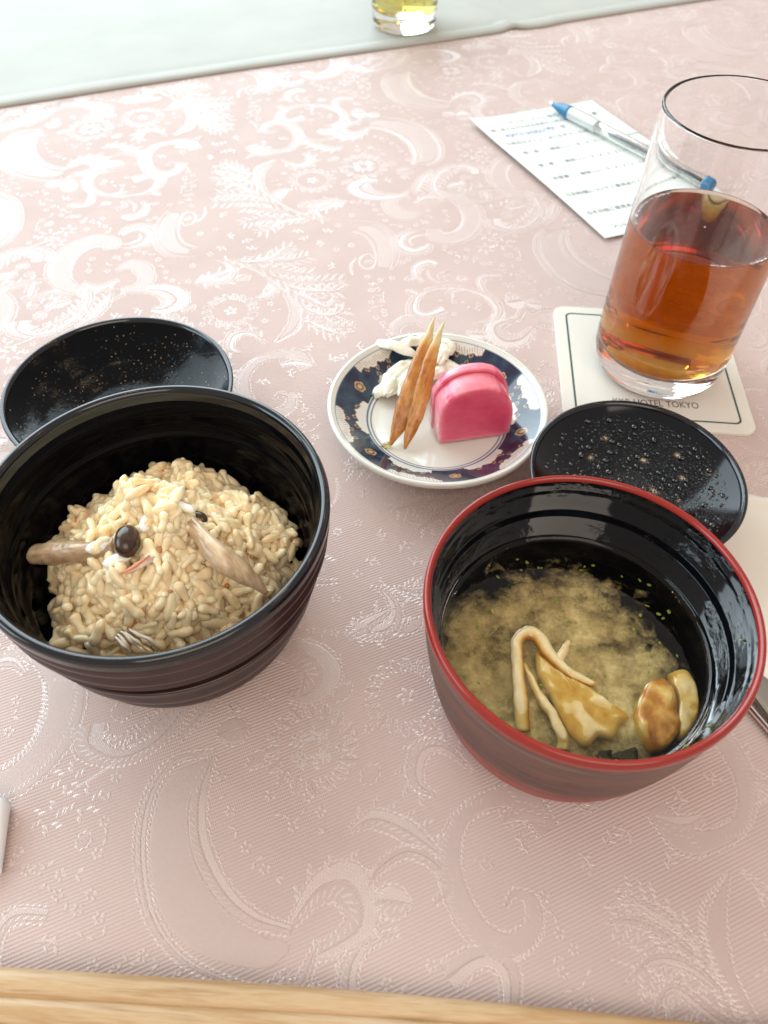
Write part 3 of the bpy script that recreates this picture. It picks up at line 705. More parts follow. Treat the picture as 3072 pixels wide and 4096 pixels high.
# mushroom pieces in the soup
def slice_mat(nt, b):
    at_ = N(nt, 'ShaderNodeAttribute', attribute_name='paint'); n = noise_n(nt, coords(nt), 260, 5, .6)
    f_ = math_n(nt, 'ADD', at_.outputs['Fac'], math_n(nt, 'MULTIPLY', math_n(nt, 'SUBTRACT', n, .5), .5))
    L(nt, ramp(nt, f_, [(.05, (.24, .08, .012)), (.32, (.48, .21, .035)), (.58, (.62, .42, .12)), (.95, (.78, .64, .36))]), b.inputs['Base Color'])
    bump(nt, b, n, .0005, .5); b.inputs['Subsurface Weight'].default_value = .25; b.inputs['Subsurface Radius'].default_value = (.003, .0018, .0008); b.inputs['Subsurface Scale'].default_value = 1
M_slice = mat('simmered_slice', rough=.12, spec=.55, build=slice_mat)
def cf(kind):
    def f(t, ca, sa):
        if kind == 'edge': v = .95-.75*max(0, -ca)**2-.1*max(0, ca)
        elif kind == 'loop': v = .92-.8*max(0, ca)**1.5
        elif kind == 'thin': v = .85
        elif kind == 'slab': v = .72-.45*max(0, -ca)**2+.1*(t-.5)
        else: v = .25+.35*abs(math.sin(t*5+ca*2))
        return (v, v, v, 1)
    return f
def piece(name, path, rw, rh, kind, label, cat='mushroom', jit=.0005, n=40, seg=16, roll=None):
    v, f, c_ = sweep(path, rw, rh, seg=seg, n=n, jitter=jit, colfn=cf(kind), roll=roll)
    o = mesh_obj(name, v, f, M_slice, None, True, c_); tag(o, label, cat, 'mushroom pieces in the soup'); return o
z0 = SZ
z0 = SZ-.0010
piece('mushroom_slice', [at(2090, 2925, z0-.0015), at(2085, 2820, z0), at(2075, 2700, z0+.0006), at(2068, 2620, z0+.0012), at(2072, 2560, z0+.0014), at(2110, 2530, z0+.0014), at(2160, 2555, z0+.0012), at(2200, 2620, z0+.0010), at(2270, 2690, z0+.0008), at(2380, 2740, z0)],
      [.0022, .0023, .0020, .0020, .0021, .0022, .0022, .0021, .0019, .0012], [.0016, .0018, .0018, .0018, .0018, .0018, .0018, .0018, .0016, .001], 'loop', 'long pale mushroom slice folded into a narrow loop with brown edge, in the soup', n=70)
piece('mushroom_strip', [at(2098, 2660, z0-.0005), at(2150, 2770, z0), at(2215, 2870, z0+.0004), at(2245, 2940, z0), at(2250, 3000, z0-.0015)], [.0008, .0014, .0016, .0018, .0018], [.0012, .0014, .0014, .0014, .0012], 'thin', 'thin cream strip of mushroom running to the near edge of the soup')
z0 = SZ
def pad(name, px, z, hgt, tone, lab, amp, seed, fold=0.0):
    """a soaked irregular piece: the given outline, rounded edge, uneven top"""
    O = np.array([tuple(at(x, y, z)) for x, y in px+[px[0]]]); O = spline(O, 73)[:-1]; c = O.mean(0); n = len(O)
    V, Fc, Cc = [], [], []
    lv = [(.90, -.0022), (1.0, -.0008), (1.0, .25), (.97, .62), (.90, .88), (.78, 1.0), (.6, 1.0), (.42, 1.02), (.24, 1.0), (.08, 1.0)]
    for li, (s, h) in enumerate(lv):
        for k in range(n):
            p = c+(O[k]-c)*s; q = Vector((p[0]*150+seed, p[1]*150, seed)); nz = noise.noise(q)+.5*noise.noise(q*2.6)
            rid = fold*math.sin((p[0]*.6+p[1]*.8)*900+nz*2.5)
            zz = z+(h if h < 0 else hgt*h*(1+amp*nz+rid))
            j = noise.noise_vector(Vector((p[0]*500, p[1]*500, li)))*.00018
            V.append((p[0]+j.x, p[1]+j.y, zz)); t_ = tone+.35*nz+(.0 if s < .92 else .12)+rid*1.2; Cc.append((t_, t_, t_, 1))
    for i in range(len(lv)-1):
        for k in range(n): Fc.append((i*n+k, i*n+(k+1) % n, (i+1)*n+(k+1) % n, (i+1)*n+k))
    Fc.append(tuple(range((len(lv)-1)*n, len(lv)*n)))
    tag(mesh_obj(name, V, Fc, M_slice, None, True, np.clip(np.array(Cc), 0, 1)), lab, 'mushroom', 'mushroom pieces in the soup')
pad('mushroom_slab', [(2140, 2610), (2200, 2640), (2265, 2700), (2345, 2750), (2430, 2812), (2512, 2868), (2478, 2905), (2446, 2962), (2392, 2950), (2345, 2992), (2288, 2955), (2240, 2880), (2200, 2790), (2150, 2700)], z0-.0027, .0026, .62, 'broad flat yellowish mushroom slab in the middle of the near side of the soup', .35, 2.0)
pad('mushroom_chunk', [(2545, 2810), (2575, 2752), (2632, 2722), (2684, 2762), (2700, 2850), (2712, 2925), (2668, 2992), (2604, 3008), (2560, 2952), (2530, 2880)], z0-.0032, .0044, .34, 'orange-brown wrinkled mushroom chunk on the right of the soup', .34, 6.0, .09)
pad('mushroom_stub', [(2672, 2700), (2735, 2686), (2776, 2748), (2788, 2850), (2762, 2925), (2716, 2962), (2704, 2895), (2706, 2800), (2684, 2745)], z0-.0030, .0032, .66, 'pale yellow mushroom stub at the right wall of the soup bowl', .3, 9.0)
piece('mushroom_scrap', [at(2270, 2570, z0-.0010), at(2245, 2615, z0), at(2235, 2660, z0-.0002), at(2262, 2672, z0-.001)], [.0010, .0014, .0014, .0006], [.0010, .0012, .0012, .0006], 'thin', 'small curled mushroom scrap near the centre of the soup', jit=.0006)
M_nori = mat('dark_seaweed', (.012, .020, .010), .2)
ps = []
for (px, py, s) in ((2300, 2960, .006), (2380, 3000, .007), (2860, 2500, .006), (2820, 2420, .007), (2780, 2340, .006), (2500, 3010, .006)):
    q = at(px, py, SZ-.004); ps.append(blob(q, s, s*.6, .0006, 18, 8, Matrix.Rotation(rr_.uniform(0, 3), 3, 'Z'), .6, 260, px))
o = mesh_obj('seaweed', *join(ps), M_nori); tag(o, 'dark soft seaweed shreds sunk round the edge of the miso soup', 'seaweed', kind='stuff')

# ------------------------------------------------------------------ the two lids, upturned
def lid(name, c, Rl, z, label, outm, lining, steps, depth):
    e = empty(name, (c[0], c[1], 0), label, 'bowl lid', 'upturned lids of the two bowls')
    out_p = [(Rl-.0002, z-.0012), (Rl-.003, z-.006), (Rl*.86, z-.0105), (Rl*.70, z-.0145), (Rl*.50, .0052), (Rl*.46, .004), (Rl*.45, .0005), (Rl*.43, 0), (Rl*.41, .0005), (Rl*.40, .004), (.0005, .0045)]
    mesh_obj('shell', *lathe(out_p, c, 220), outm, e)
    rp = [(Rl-.0026, z-.0018), (Rl-.0022, z-.0006), (Rl-.0014, z-.0001), (Rl-.0006, z), (Rl, z-.0005), (Rl-.0002, z-.0013)]
    mesh_obj('rim', *lathe(rp, c, 220), M_blackrim, e)
    ip = []
    for t in np.linspace(0, 1, 60):
        r = (Rl-.0026)*(1-t)+.0004*t; q = r/(Rl-.0026)
        zz = z-.0018-depth*(1-q**2.6)
        if steps: zz += .00012*math.sin(q*26)*min(1, (1-q)*6)
        ip.append((r, zz))
    mesh_obj('lining', *lathe(ip, c, 220), lining, e)
    def surf(x, y):
        q = math.hypot(x-c[0], y-c[1])/(Rl-.0026); zz = z-.0018-depth*(1-q**2.6)
        if steps: zz += .00012*math.sin(q*26)*min(1, (1-q)*6)
        return zz
    return e, surf
def speck(nt, b):
    v = coords(nt)
    vo = N(nt, 'ShaderNodeTexVoronoi'); vo.inputs['Scale'].default_value = 620; L(nt, v, vo.inputs['Vector'])
    n = noise_n(nt, v, 40, 4, .6)
    d = math_n(nt, 'LESS_THAN', vo.outputs['Distance'], .16); k = math_n(nt, 'GREATER_THAN', n, .48)
    cc = N(nt, 'ShaderNodeSeparateColor'); L(nt, vo.outputs['Color'], cc.inputs[0]); k2 = math_n(nt, 'GREATER_THAN', cc.outputs[0], .70)
    f_ = math_n(nt, 'MULTIPLY', math_n(nt, 'MULTIPLY', d, k), k2)
    L(nt, ramp(nt, f_, [(0, (.002, .0025, .0035)), (1, (.40, .24, .11))]), b.inputs['Base Color'])
    L(nt, ramp(nt, noise_n(nt, v, 180, 5, .7), [(.3, (.10,)*3), (.8, (.2,)*3)]), b.inputs['Roughness'])
    bump(nt, b, noise_n(nt, v, 380, 3, .6), .0003, .35)
M_speck = mat('speckled_black_lacquer', rough=.15, spec=.13, build=speck)
LZ, RZ = .0235, .026
lc = (-.1220, .2630); rc = (.1045, .2147)
lidL, sL = lid('upturned_lid', lc, .0517, LZ, 'wide black lid lying upturned behind the rice bowl, inside gold-flecked and misted', M_plum, M_speck, True, .0150)
lidR, sR = lid('upturned_lid', rc, .0443, RZ, 'smaller black lid lying upturned behind the soup bowl, beaded with large water drops', mat('red_shell', (.20, .03, .02), .3), mat('wet_lid_lacquer', (.002, .003, .005), .10, .34), False, .0125)
M_water = mat('water_on_lacquer', (.003, .004, .006), .03, .9, IOR=1.5)
def drops(e, c, Rl, surf, n, rmin, rmax, seedv, dens):
    r_ = random.Random(seedv); ps, got = [], []
    t = 0
    while len(got) < n and t < n*30:
        t += 1
        a, q = r_.uniform(0, 6.283), math.sqrt(r_.random())*.95
        x, y = c[0]+q*Rl*math.cos(a), c[1]+q*Rl*math.sin(a)
        if r_.random() > dens(q, a, x, y): continue
        s = rmin+(rmax-rmin)*r_.random()**3.2
        if any((x-X)**2+(y-Y)**2 < (s+S)**2*.92 for X, Y, S in got): continue
        got.append((x, y, s)); z = surf(x, y); seg = 8 if s < .0005 else 12
        V, Fc = [], []; el = r_.uniform(.8, 1.25)
        for i in range(5):
            th = (PI/2)*i/4
            for k in range(seg):
                b = 2*PI*k/seg; V.append((x+s*math.cos(th)*math.cos(b)*el, y+s*math.cos(th)*math.sin(b)/el, z-.00005+s*.62*math.sin(th)))
        for i in range(4):
            for k in range(seg): Fc.append((i*seg+k, i*seg+(k+1) % seg, (i+1)*seg+(k+1) % seg, (i+1)*seg+k))
        ps.append((V, Fc))
    return ps
ps = drops(lidR, rc, .0405, sR, 2300, .00020, .00165, 2, lambda q, a, x, y: 1.0 if (x-rc[0]) > .002 and q < .93 else (.55 if (x-rc[0]) > -.014 else .14))
o = mesh_obj('water_drops', *join(ps), M_water); tag(o, 'beads of condensation inside the lid behind the soup bowl', 'water drops', kind='stuff')
ps = drops(lidL, lc, .047, sL, 900, .00018, .00045, 4, lambda q, a, x, y: .9 if (x-lc[0]) > .014 and .45 < q else .28)
o = mesh_obj('water_drops', *join(ps), M_water); tag(o, 'fine mist of droplets inside the lid behind the rice bowl', 'water drops', kind='stuff')

# ------------------------------------------------------------------ pickle plate: porcelain with painted blue, gold and red rim
PC = (0.02375, 0.26304); PR = .0508; PZ = .0185
plate = empty('pickle_plate', (PC[0], PC[1], 0), 'small round porcelain dish with a navy blue rim painted with white waves and gold blossoms', 'plate')
M_porc = mat('porcelain', (.70, .70, .62), .12, .5, Coat_Weight=.3, Coat_Roughness=.03)
op = [(PR-.0016, PZ-.0004), (PR-.0006, PZ-.0001), (PR+.0001, PZ-.0009), (PR, PZ-.0024), (PR-.0012, PZ-.0036), (PR-.007, PZ-.0072), (PR*.72, .0075), (PR*.60, .0045), (PR*.57, .0035), (PR*.56, .0004), (PR*.54, 0), (PR*.52, .0004), (PR*.50, .0030), (.0005, .0035)]
mesh_obj('dish', *lathe(op, PC, 220), M_porc, plate)
def plate_z(q):          # q = r / PR
    if q < .58: return .0062+.0006*(q/.58)**2
    t = (q-.58)/(.97-.58); return .0068+(PZ-.0004-.0068)*(t**1.25)
SP6 = [R(a) for a in (38, 97.5, 156, 221, 280, 343)]
def wavy(x, s): return .5*math.sin(x*7+s)+.3*math.sin(x*13+s*2.1)+.2*math.sin(x*23+s)
def paint(q, a):
    porc = (.70, .70, .62); pr_ = PR*1000; r = q*pr_
    lineb = (.10, .16, .24)
    if q < .60: return porc
    if .600 <= q < .612 or .632 <= q < .648: return lineb
    if q < .655: return porc
    if q > .950: return porc
    if .925 < q <= .936: return lineb
    wash = noise.noise(Vector((math.cos(a)*q*9, math.sin(a)*q*9, 2.2))); w2 = noise.noise(Vector((math.cos(a)*q*30, math.sin(a)*q*30, 4.2)))
    k = max(0, min(1, .35+.8*wash+.3*w2))
    blue = tuple(x*(1-k)+y*k for x, y in zip((.010, .013, .040), (.030, .070, .105)))
    col = blue if q < .927 else porc
    for i, fa in enumerate(SP6):
        da = (a-fa+PI) % (2*PI)-PI; s = da*r; rq = r-.79*pr_   # mm along and across the band
        # inner wave panel after each blossom, outer panel before it
        for (ctr, half, side, sd) in ((.47, .30, -1, i*1.7), (-.42+.0, .26, 1, i*2.3+1)):
            x = (da-ctr)/half
            if abs(x) < 1:
                hgt = 1.8+2.6*math.cos(x*PI/2)**.6+1.0*wavy(x*1.2, sd)
                edge = (.655*pr_+hgt) if side < 0 else (.925*pr_-hgt)
                d = (edge-r)*(-side)
                if d > 0:
                    col = (.66, .66, .60)
                    if .6 < d < 3.0 and side > 0 and (s*1.15) % 1.6 < .34: col = (.42, .13, .05)
                elif d > -.38 and math.sin(da*60+sd) > -.2: col = (.50, .30, .13)
                # small curls of foam beside the panel edge
                for cx in (-.55, .1, .65):
                    hx = (x-cx)*half*r; hy = d+1.2
                    rad = math.hypot(hx, hy)
                    if .55 < rad < .95 and hy < .5: col = (.52, .32, .14)
        # gold blossom
        dd = math.hypot(s, rq); th = math.atan2(rq, s)
        petal = 2.05+.55*abs(math.cos(th*2.5+i))
        if dd < petal+.15:
            inner = .85
            if dd < inner*.55: col = (.55, .50, .42)
            elif abs(dd-petal+.15) < .34 or abs(dd-inner) < .26 or (inner < dd < petal and abs(math.sin(th*2.5+i)) < .16): col = (.52, .33, .15)
            elif dd < petal: col = (.055, .030, .030) if i != 4 else (.30, .09, .04)
    return col
V, Fc, Cc = [], [], []; nr, na = 74, 960
qs = [.58*i/10 for i in range(10)]+list(np.linspace(.58, .968, nr-10))
for q in qs:
    for k in range(na):
        a = 2*PI*k/na; V.append((PC[0]+PR*q*math.cos(a), PC[1]+PR*q*math.sin(a), plate_z(q))); Cc.append((*paint(q, a), 1))
for i in range(nr-1):
    for k in range(na): Fc.append((i*na+k, i*na+(k+1) % na, (i+1)*na+(k+1) % na, (i+1)*na+k))
def painted(nt, b):
    a = N(nt, 'ShaderNodeAttribute', attribute_name='paint'); L(nt, a.outputs['Color'], b.inputs['Base Color'])
    g = N(nt, 'ShaderNodeSeparateColor'); L(nt, a.outputs['Color'], g.inputs[0])
M_paint = mat('painted_glaze', rough=.09, spec=.5, build=painted, Coat_Weight=.4, Coat_Roughness=.02)
mesh_obj('painted_face', V, Fc, M_paint, plate, True, Cc)

# ------------------------------------------------------------------ pickles on the plate
def pink(nt, b):
    v = coords(nt); tc = v
    n = noise_n(nt, v, 120, 5, .6); n2 = noise_n(nt, coords(nt, R(13), (1, 1, 5)), 150, 4, .6)
    a = N(nt, 'ShaderNodeAttribute', attribute_name='paint')
    f_ = math_n(nt, 'ADD', a.outputs['Fac'], math_n(nt, 'MULTIPLY', math_n(nt, 'SUBTRACT', math_n(nt, 'ADD', n, n2), 1.0), .45))
    L(nt, ramp(nt, f_, [(.05, (.66, .06, .14)), (.45, (.76, .11, .20)), (.8, (.86, .26, .33)), (1, (.88, .44, .46))]), b.inputs['Base Color'])
    bump(nt, b, n2, .0003, .3)
    b.inputs['Subsurface Weight'].default_value = .35; b.inputs['Subsurface Radius'].default_value = (.004, .0012, .0014); b.inputs['Subsurface Scale'].default_value = 1
M_pink = mat('pink_pickle', rough=.22, spec=.55, build=pink)
def half_moon(name, A, B, d0, d1, hgt, base, lean, parent, grow=0.0, e0=.985, e1=.985):
    """upright arched slice whose front foot runs from A to B, from depth d0 to d1 behind it"""
    ax = (B-A).normalized(); nrm = Vector((-ax.y, ax.x, 0)); Wd = (B-A).length
    prof = []
    for k in range(41):
        t = k/40; th = PI*t; x = .5-.5*math.cos(th)
        hx = max(0, 1-abs((x-.46)/.5 if x < .46 else (x-.46)/.54)**2.5)**.50
        prof.append((x, .36+.64*hx if 0 < k < 40 else .36))
    prof = [(0.03, 0.0), (0.0, .05)]+prof+[(1.0, .05), (.97, 0.0)]
    V, Fc, Cc = [], [], []
    deps = [d0, d0+.0006, d0+(d1-d0)*.5, d1-.0006, d1]; shr = [e0, 1.0, 1.0, 1.0, e1]
    m_ = len(prof)
    for d, s in zip(deps, shr):
        for (x, h) in prof:
            xx = .5+(x-.5)*s*(1+grow); hh = h*s if h > 0 else 0
            p = A+ax*(Wd*xx)+nrm*(d+lean*hh)+Vector((0, 0, hgt*hh)); p.z = base+hgt*hh
            j = noise.noise_vector(p*60)*.0005 + noise.noise_vector(p*400)*.00010
            V.append(p+Vector((j.x, j.y, j.z if h > 0 else 0)))
            c_ = .45+(.35 if abs(x-.5) > .42 or h > .9 else 0) + (.30 if h < .1 else 0); Cc.append((c_, c_, c_, 1))
    for i in range(len(deps)-1):
        for k in range(m_): Fc.append((i*m_+k, (i+1)*m_+k, (i+1)*m_+(k+1) % m_, i*m_+(k+1) % m_))
    # faces: rings shrinking to the middle so the colour can change inward
    for (row, sgn) in ((0, 1), (len(deps)-1, -1)):
        cen = A+ax*(Wd*.5)+nrm*(deps[row]+lean*.45)+Vector((0, 0, 0)); cen.z = base+hgt*.45
        prev = row*m_
        for ring, (s, c_) in enumerate(((.90, .40), (.78, .16), (.45, .12), (.15, .15))):
            o_ = len(V)
            for k in range(m_):
                p0 = V[row*m_+k]; p = cen+(Vector(p0)-cen)*s; V.append(p); low = .30*max(0, 1-(p.z-base)/(hgt*.30)); Cc.append((c_+low,)*3+(1,))
            for k in range(m_):
                q = (prev+k, prev+(k+1) % m_, o_+(k+1) % m_, o_+k); Fc.append(q if sgn > 0 else q[::-1])
            prev = o_
        Fc.append(tuple(range(prev, prev+m_)) if sgn > 0 else tuple(range(prev, prev+m_))[::-1])
    o = mesh_obj(name, V, Fc, M_pink, parent, True, Cc); return o
dk = empty('pickled_turnip', at(1890, 1740, .007), 'bright pink pickled turnip in two arched slices pressed together, standing on the plate', 'pickle')
A_, B_ = at(1752, 1777, .0072), at(2038, 1738, .0072)
half_moon('front_slice', A_, B_, 0, .0100, .0305, .0072, .0010, dk, 0, .985, 1.0)
half_moon('back_slice', A_, B_, .0098, .0142, .0326, .0072, .0016, dk, .05, 1.0, .97)
def gobo(nt, b):
    n = noise_n(nt, coords(nt, R(-71), (.5, 3.0, 2.0)), 110, 7, .7); n2 = noise_n(nt, coords(nt), 600, 3, .6)
    at_ = N(nt, 'ShaderNodeAttribute', attribute_name='paint')
    f_ = math_n(nt, 'ADD', at_.outputs['Fac'], math_n(nt, 'MULTIPLY', math_n(nt, 'SUBTRACT', n, .5), 1.3))
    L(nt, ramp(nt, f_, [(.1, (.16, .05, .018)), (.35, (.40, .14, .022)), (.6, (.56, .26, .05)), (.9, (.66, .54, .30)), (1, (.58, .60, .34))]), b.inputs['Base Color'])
    bump(nt, b, math_n(nt, 'ADD', n, math_n(nt, 'MULTIPLY', n2, .3)), .0006, .6)
    b.inputs['Subsurface Weight'].default_value = .15; b.inputs['Subsurface Radius'].default_value = (.003, .0012, .0005); b.inputs['Subsurface Scale'].default_value = 1
M_gobo = mat('pickled_root', rough=.24, spec=.55, build=gobo)
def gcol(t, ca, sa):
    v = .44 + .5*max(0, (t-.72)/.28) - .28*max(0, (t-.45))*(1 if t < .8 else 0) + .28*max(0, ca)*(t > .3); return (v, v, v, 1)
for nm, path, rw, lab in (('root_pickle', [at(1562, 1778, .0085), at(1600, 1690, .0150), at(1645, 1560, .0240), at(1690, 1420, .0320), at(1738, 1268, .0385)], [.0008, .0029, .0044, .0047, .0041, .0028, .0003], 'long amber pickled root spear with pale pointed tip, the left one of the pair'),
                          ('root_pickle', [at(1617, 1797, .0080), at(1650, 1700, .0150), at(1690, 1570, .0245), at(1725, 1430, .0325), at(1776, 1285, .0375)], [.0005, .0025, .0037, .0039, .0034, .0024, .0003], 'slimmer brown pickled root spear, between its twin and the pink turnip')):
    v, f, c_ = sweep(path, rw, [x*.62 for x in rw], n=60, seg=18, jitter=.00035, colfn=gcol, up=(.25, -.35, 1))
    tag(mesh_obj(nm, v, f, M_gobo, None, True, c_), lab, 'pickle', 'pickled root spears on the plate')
def napa(nt, b):
    n = noise_n(nt, coords(nt), 160, 5, .6)
    L(nt, ramp(nt, n, [(.3, (.84, .85, .64)), (.7, (.97, .95, .84))]), b.inputs['Base Color'])
    bump(nt, b, n, .0003, .4)
    b.inputs['Subsurface Weight'].default_value = .15; b.inputs['Subsurface Radius'].default_value = (.002, .002, .0015); b.inputs['Subsurface Scale'].default_value = 1
M_napa = mat('pickled_cabbage', rough=.22, spec=.5, build=napa)
def shred(c, ln, wd, rot, seed, arch=.003, ruff=.0016, tilt=0.0):
    """one thin wet piece of leaf: arched along its length, ruffled at the edges"""
    n, m = 34, 16; V, Fc = [], []; M = Matrix.Rotation(rot, 3, 'Z') @ Matrix.Rotation(tilt, 3, 'X')
    for i in range(n+1):
        for j in range(m+1):
            u, v = -1+2*i/n, -1+2*j/m
            w_ = wd*(1-abs(u)**3*.75)*(1+.22*noise.noise(Vector((u*3, seed, 0))))
            x = ln*u*(1+.10*noise.noise(Vector((v*2, seed, 4)))); y = w_*v
            z = arch*(1-u*u)+.0022*(1-v*v)+.7*ruff*(v*v)*math.sin(u*7+seed*3+v)+.0011*noise.noise(Vector((u*2+seed, v*2, 1)))+.00012*noise.noise(Vector((u*9+seed, v*9, 2)))
            V.append(Vector(c)+M @ Vector((x, y, z)))
    for i in range(n):
        for j in range(m): Fc.append((i*(m+1)+j, (i+1)*(m+1)+j, (i+1)*(m+1)+j+1, i*(m+1)+j+1))
    return V, Fc
def cabbage(lab, sheets):
    o = mesh_obj('cabbage_piece', *join([shred(*q) for q in sheets]), M_napa); tag(o, lab, 'pickle', 'pieces of pickled cabbage on the plate')
    md = o.modifiers.new('thickness', 'SOLIDIFY'); md.thickness = .0009; md.offset = 0
cabbage('large crumpled heap of translucent pickled cabbage left of the amber roots', [(at(1590, 1530, .0090), .0125, .0060, 1.10, 1.0, .004, .0016), (at(1610, 1500, .0110), .0105, .0048, .75, 2.3, .004, .0018, .4), (at(1565, 1545, .0095), .0080, .0042, 1.5, 3.1, .003, .0015, -.4), (at(1625, 1540, .0120), .0090, .0040, 1.25, 5.2, .003, .0012, .5)])
cabbage('small glassy cabbage offcut at the lower left of the cabbage heap', [(at(1540, 1570, .0080), .0062, .0038, .5, 4.0, .002, .0008)])
cabbage('narrow white cabbage rib pointing left at the back of the plate', [(at(1585, 1402, .0165), .0105, .0030, -.42, 7.0, .002, .0004)])
cabbage('flat white cabbage leaf behind the two roots', [(at(1745, 1405, .0150), .0095, .0070, .3, 11.0, .003, .0012), (at(1765, 1425, .0165), .0080, .0040, 1.3, 13.0, .002, .0012)])
cabbage('pale cabbage sliver left of the root tips', [(at(1650, 1380, .0180), .0085, .0034, .45, 21.0, .002, .0004)])
cabbage('watery cabbage piece tucked between the roots and the pink turnip', [(at(1770, 1480, .0125), .0110, .0048, -.3, 15.0, .002, .0012), (at(1745, 1500, .0130), .0080, .0040, .7, 17.0, .002, .0010)])
M_sauce = mat('brine', (.75, .60, .30), .03, .5, Transmission_Weight=.8, IOR=1.34)
o = mesh_obj('brine_drop', *blob(at(1548, 1780, .0076), .0028, .0018, .0010, 16, 10, Matrix.Rotation(.4, 3, 'Z'), .3, 500), M_sauce); tag(o, 'clear drop of brine at the foot of the left root, on the plate', 'liquid')

# ------------------------------------------------------------------ coaster
def linen(nt, b):
    v = coords(nt, R(3.57))
    w1 = N(nt, 'ShaderNodeTexWave', bands_direction='X'); w1.inputs['Scale'].default_value = 230; w1.inputs['Distortion'].default_value = 1.2; L(nt, v, w1.inputs['Vector'])
    w2 = N(nt, 'ShaderNodeTexWave', bands_direction='Y'); w2.inputs['Scale'].default_value = 230; w2.inputs['Distortion'].default_value = 1.2; L(nt, v, w2.inputs['Vector'])
    bump(nt, b, math_n(nt, 'ADD', w1.outputs['Fac'], w2.outputs['Fac']), .00006, .7)
M_card = mat('cream_card', (.76, .72, .64), .6, .3, linen)
M_ink = mat('green_ink', (.035, .085, .070), .6)
M_inkd = mat('dark_ink', (.05, .055, .05), .6)
CC = Vector((.1346, .3115, 0)); CA = R(-3.574); CH = .0460
def rrect(h, r, n=8):
    P = []
    for (sx, sy, a0) in ((1, 1, 0), (-1, 1, 90), (-1, -1, 180), (1, -1, 270)):
        for k in range(n+1):
            a = R(a0+90*k/n); P.append((sx*(h-r)+r*math.cos(a), sy*(h-r)+r*math.sin(a)))
    return P
def cpt(x, y, z):
    return (CC.x+x*math.cos(CA)-y*math.sin(CA), CC.y+x*math.sin(CA)+y*math.cos(CA), z)
coaster = empty('coaster', CC, 'square cream card coaster with rounded corners and green line border, under the tea glass', 'coaster')
P = rrect(CH, .0062); n = len(P); P2 = rrect(CH-.0003, .006)
V = [cpt(x, y, .0002) for x, y in P]+[cpt(x, y, .0017) for x, y in P]+[cpt(x, y, .0020) for x, y in P2]
Fc = [(i, (i+1) % n, n+(i+1) % n, n+i) for i in range(n)]+[(n+i, n+(i+1) % n, 2*n+(i+1) % n, 2*n+i) for i in range(n)]+[tuple(range(2*n, 3*n)), tuple(range(n))[::-1]]
mesh_obj('card', V, Fc, M_card, coaster, False)
Po, Pi = rrect(CH-.0060, .0034), rrect(CH-.0070, .0026)
V = [cpt(x, y, .00206) for x, y in Po]+[cpt(x, y, .00206) for x, y in Pi]
mesh_obj('printed_border', V, [(i, (i+1) % n, n+(i+1) % n, n+i) for i in range(n)], M_ink, coaster, False)

def text_obj(name, body, p0, ang, size, width=None, m=None, parent=None, z=.0, shear=0.0, off=0.0):
    cu_ = bpy.data.curves.new(name, 'FONT'); cu_.body = body; cu_.size = size; cu_.resolution_u = 3; cu_.offset = off
    o = link(bpy.data.objects.new(name, cu_)); o.data.materials.append(m)
    bpy.context.view_layer.update()
    me = bpy.data.meshes.new_from_object(o); bpy.data.objects.remove(o)
    co = np.zeros(len(me.vertices)*3); me.vertices.foreach_get('co', co); co = co.reshape(-1, 3)
    if len(co) == 0: return None
    w_ = co[:, 0].max()-co[:, 0].min(); x0 = co[:, 0].min(); k = (width/w_) if width else 1.0
    X_ = (co[:, 0]-x0)*k; Y_ = co[:, 1]
    c_, s_ = math.cos(ang), math.sin(ang)
    me.vertices.foreach_set('co', np.stack([p0[0]+X_*c_-Y_*s_, p0[1]+X_*s_+Y_*c_, np.full(len(X_), z)], 1).ravel()); me.update()
    o = link(bpy.data.objects.new(name, me))
    if parent is not None: o.parent = parent; o.location = -parent.location
    return o
a_, b_ = at(2455, 1616, .002), at(2797, 1635, .002)
text_obj('printed_name', 'KKR HOTEL TOKYO', a_, math.atan2(b_.y-a_.y, b_.x-a_.x), .0062, (b_-a_).length, M_inkd, coaster, .00206)

# ------------------------------------------------------------------ tea glass and tea
GC = (.1376, .3113); GT = .130; GR = .0324
glass_m = mat('clear_glass', (1, 1, 1), 0.0, .5, Transmission_Weight=1.0, IOR=1.48)
gz0 = .0022
wall = .0013
zt_in = .0145
outer = [(.0005, gz0+.0012), (.018, gz0+.0008), (.0225, gz0), (.0255, gz0+.0004), (.0288, gz0+.003), (.0312, gz0+.007), (.0324, gz0+.012), (.0327, gz0+.018), (.0326, .05), (.0325, .09), (GR, GT-.001), (GR-.0004, GT-.0001)]
inner = [(GR-.0010, GT-.0001), (GR-.0014, GT-.001), (.0312, .09), (.0311, .05), (.0308, .026), (.0296, .0195), (.0262, .0163), (.018, .0150), (.0005, .0147)]
tumbler = mesh_obj('glass_tumbler', *lathe(outer+inner, GC, 200), glass_m)
tag(tumbler, 'tall clear straight glass with thick rounded base standing on the coaster', 'glass')
def tea(nt, b):
    va = N(nt, 'ShaderNodeVolumeAbsorption'); va.inputs['Color'].default_value = (.875, .655, .0, 1); va.inputs['Density'].default_value = 112
    L(nt, va.outputs[0], nt.nodes['Material Output'].inputs['Volume'])
M_tea = mat('brown_tea', (1, 1, 1), 0.0, .5, tea, Transmission_Weight=1.0, IOR=1.33)
tz = .0805
tp = [(.0005, .01460), (.018, .0149), (.0263, .0162), (.0298, .0194), (.03095, .026), (.03125, .05), (.0313, tz+.0008), (.0310, tz+.0009), (.0303, tz+.0001), (.029, tz), (.02, tz), (.0005, tz)]
tag(mesh_obj('iced_tea', *lathe(tp, GC, 200), M_tea), 'clear reddish amber tea filling the tall glass a little over half', 'drink')
ps = []
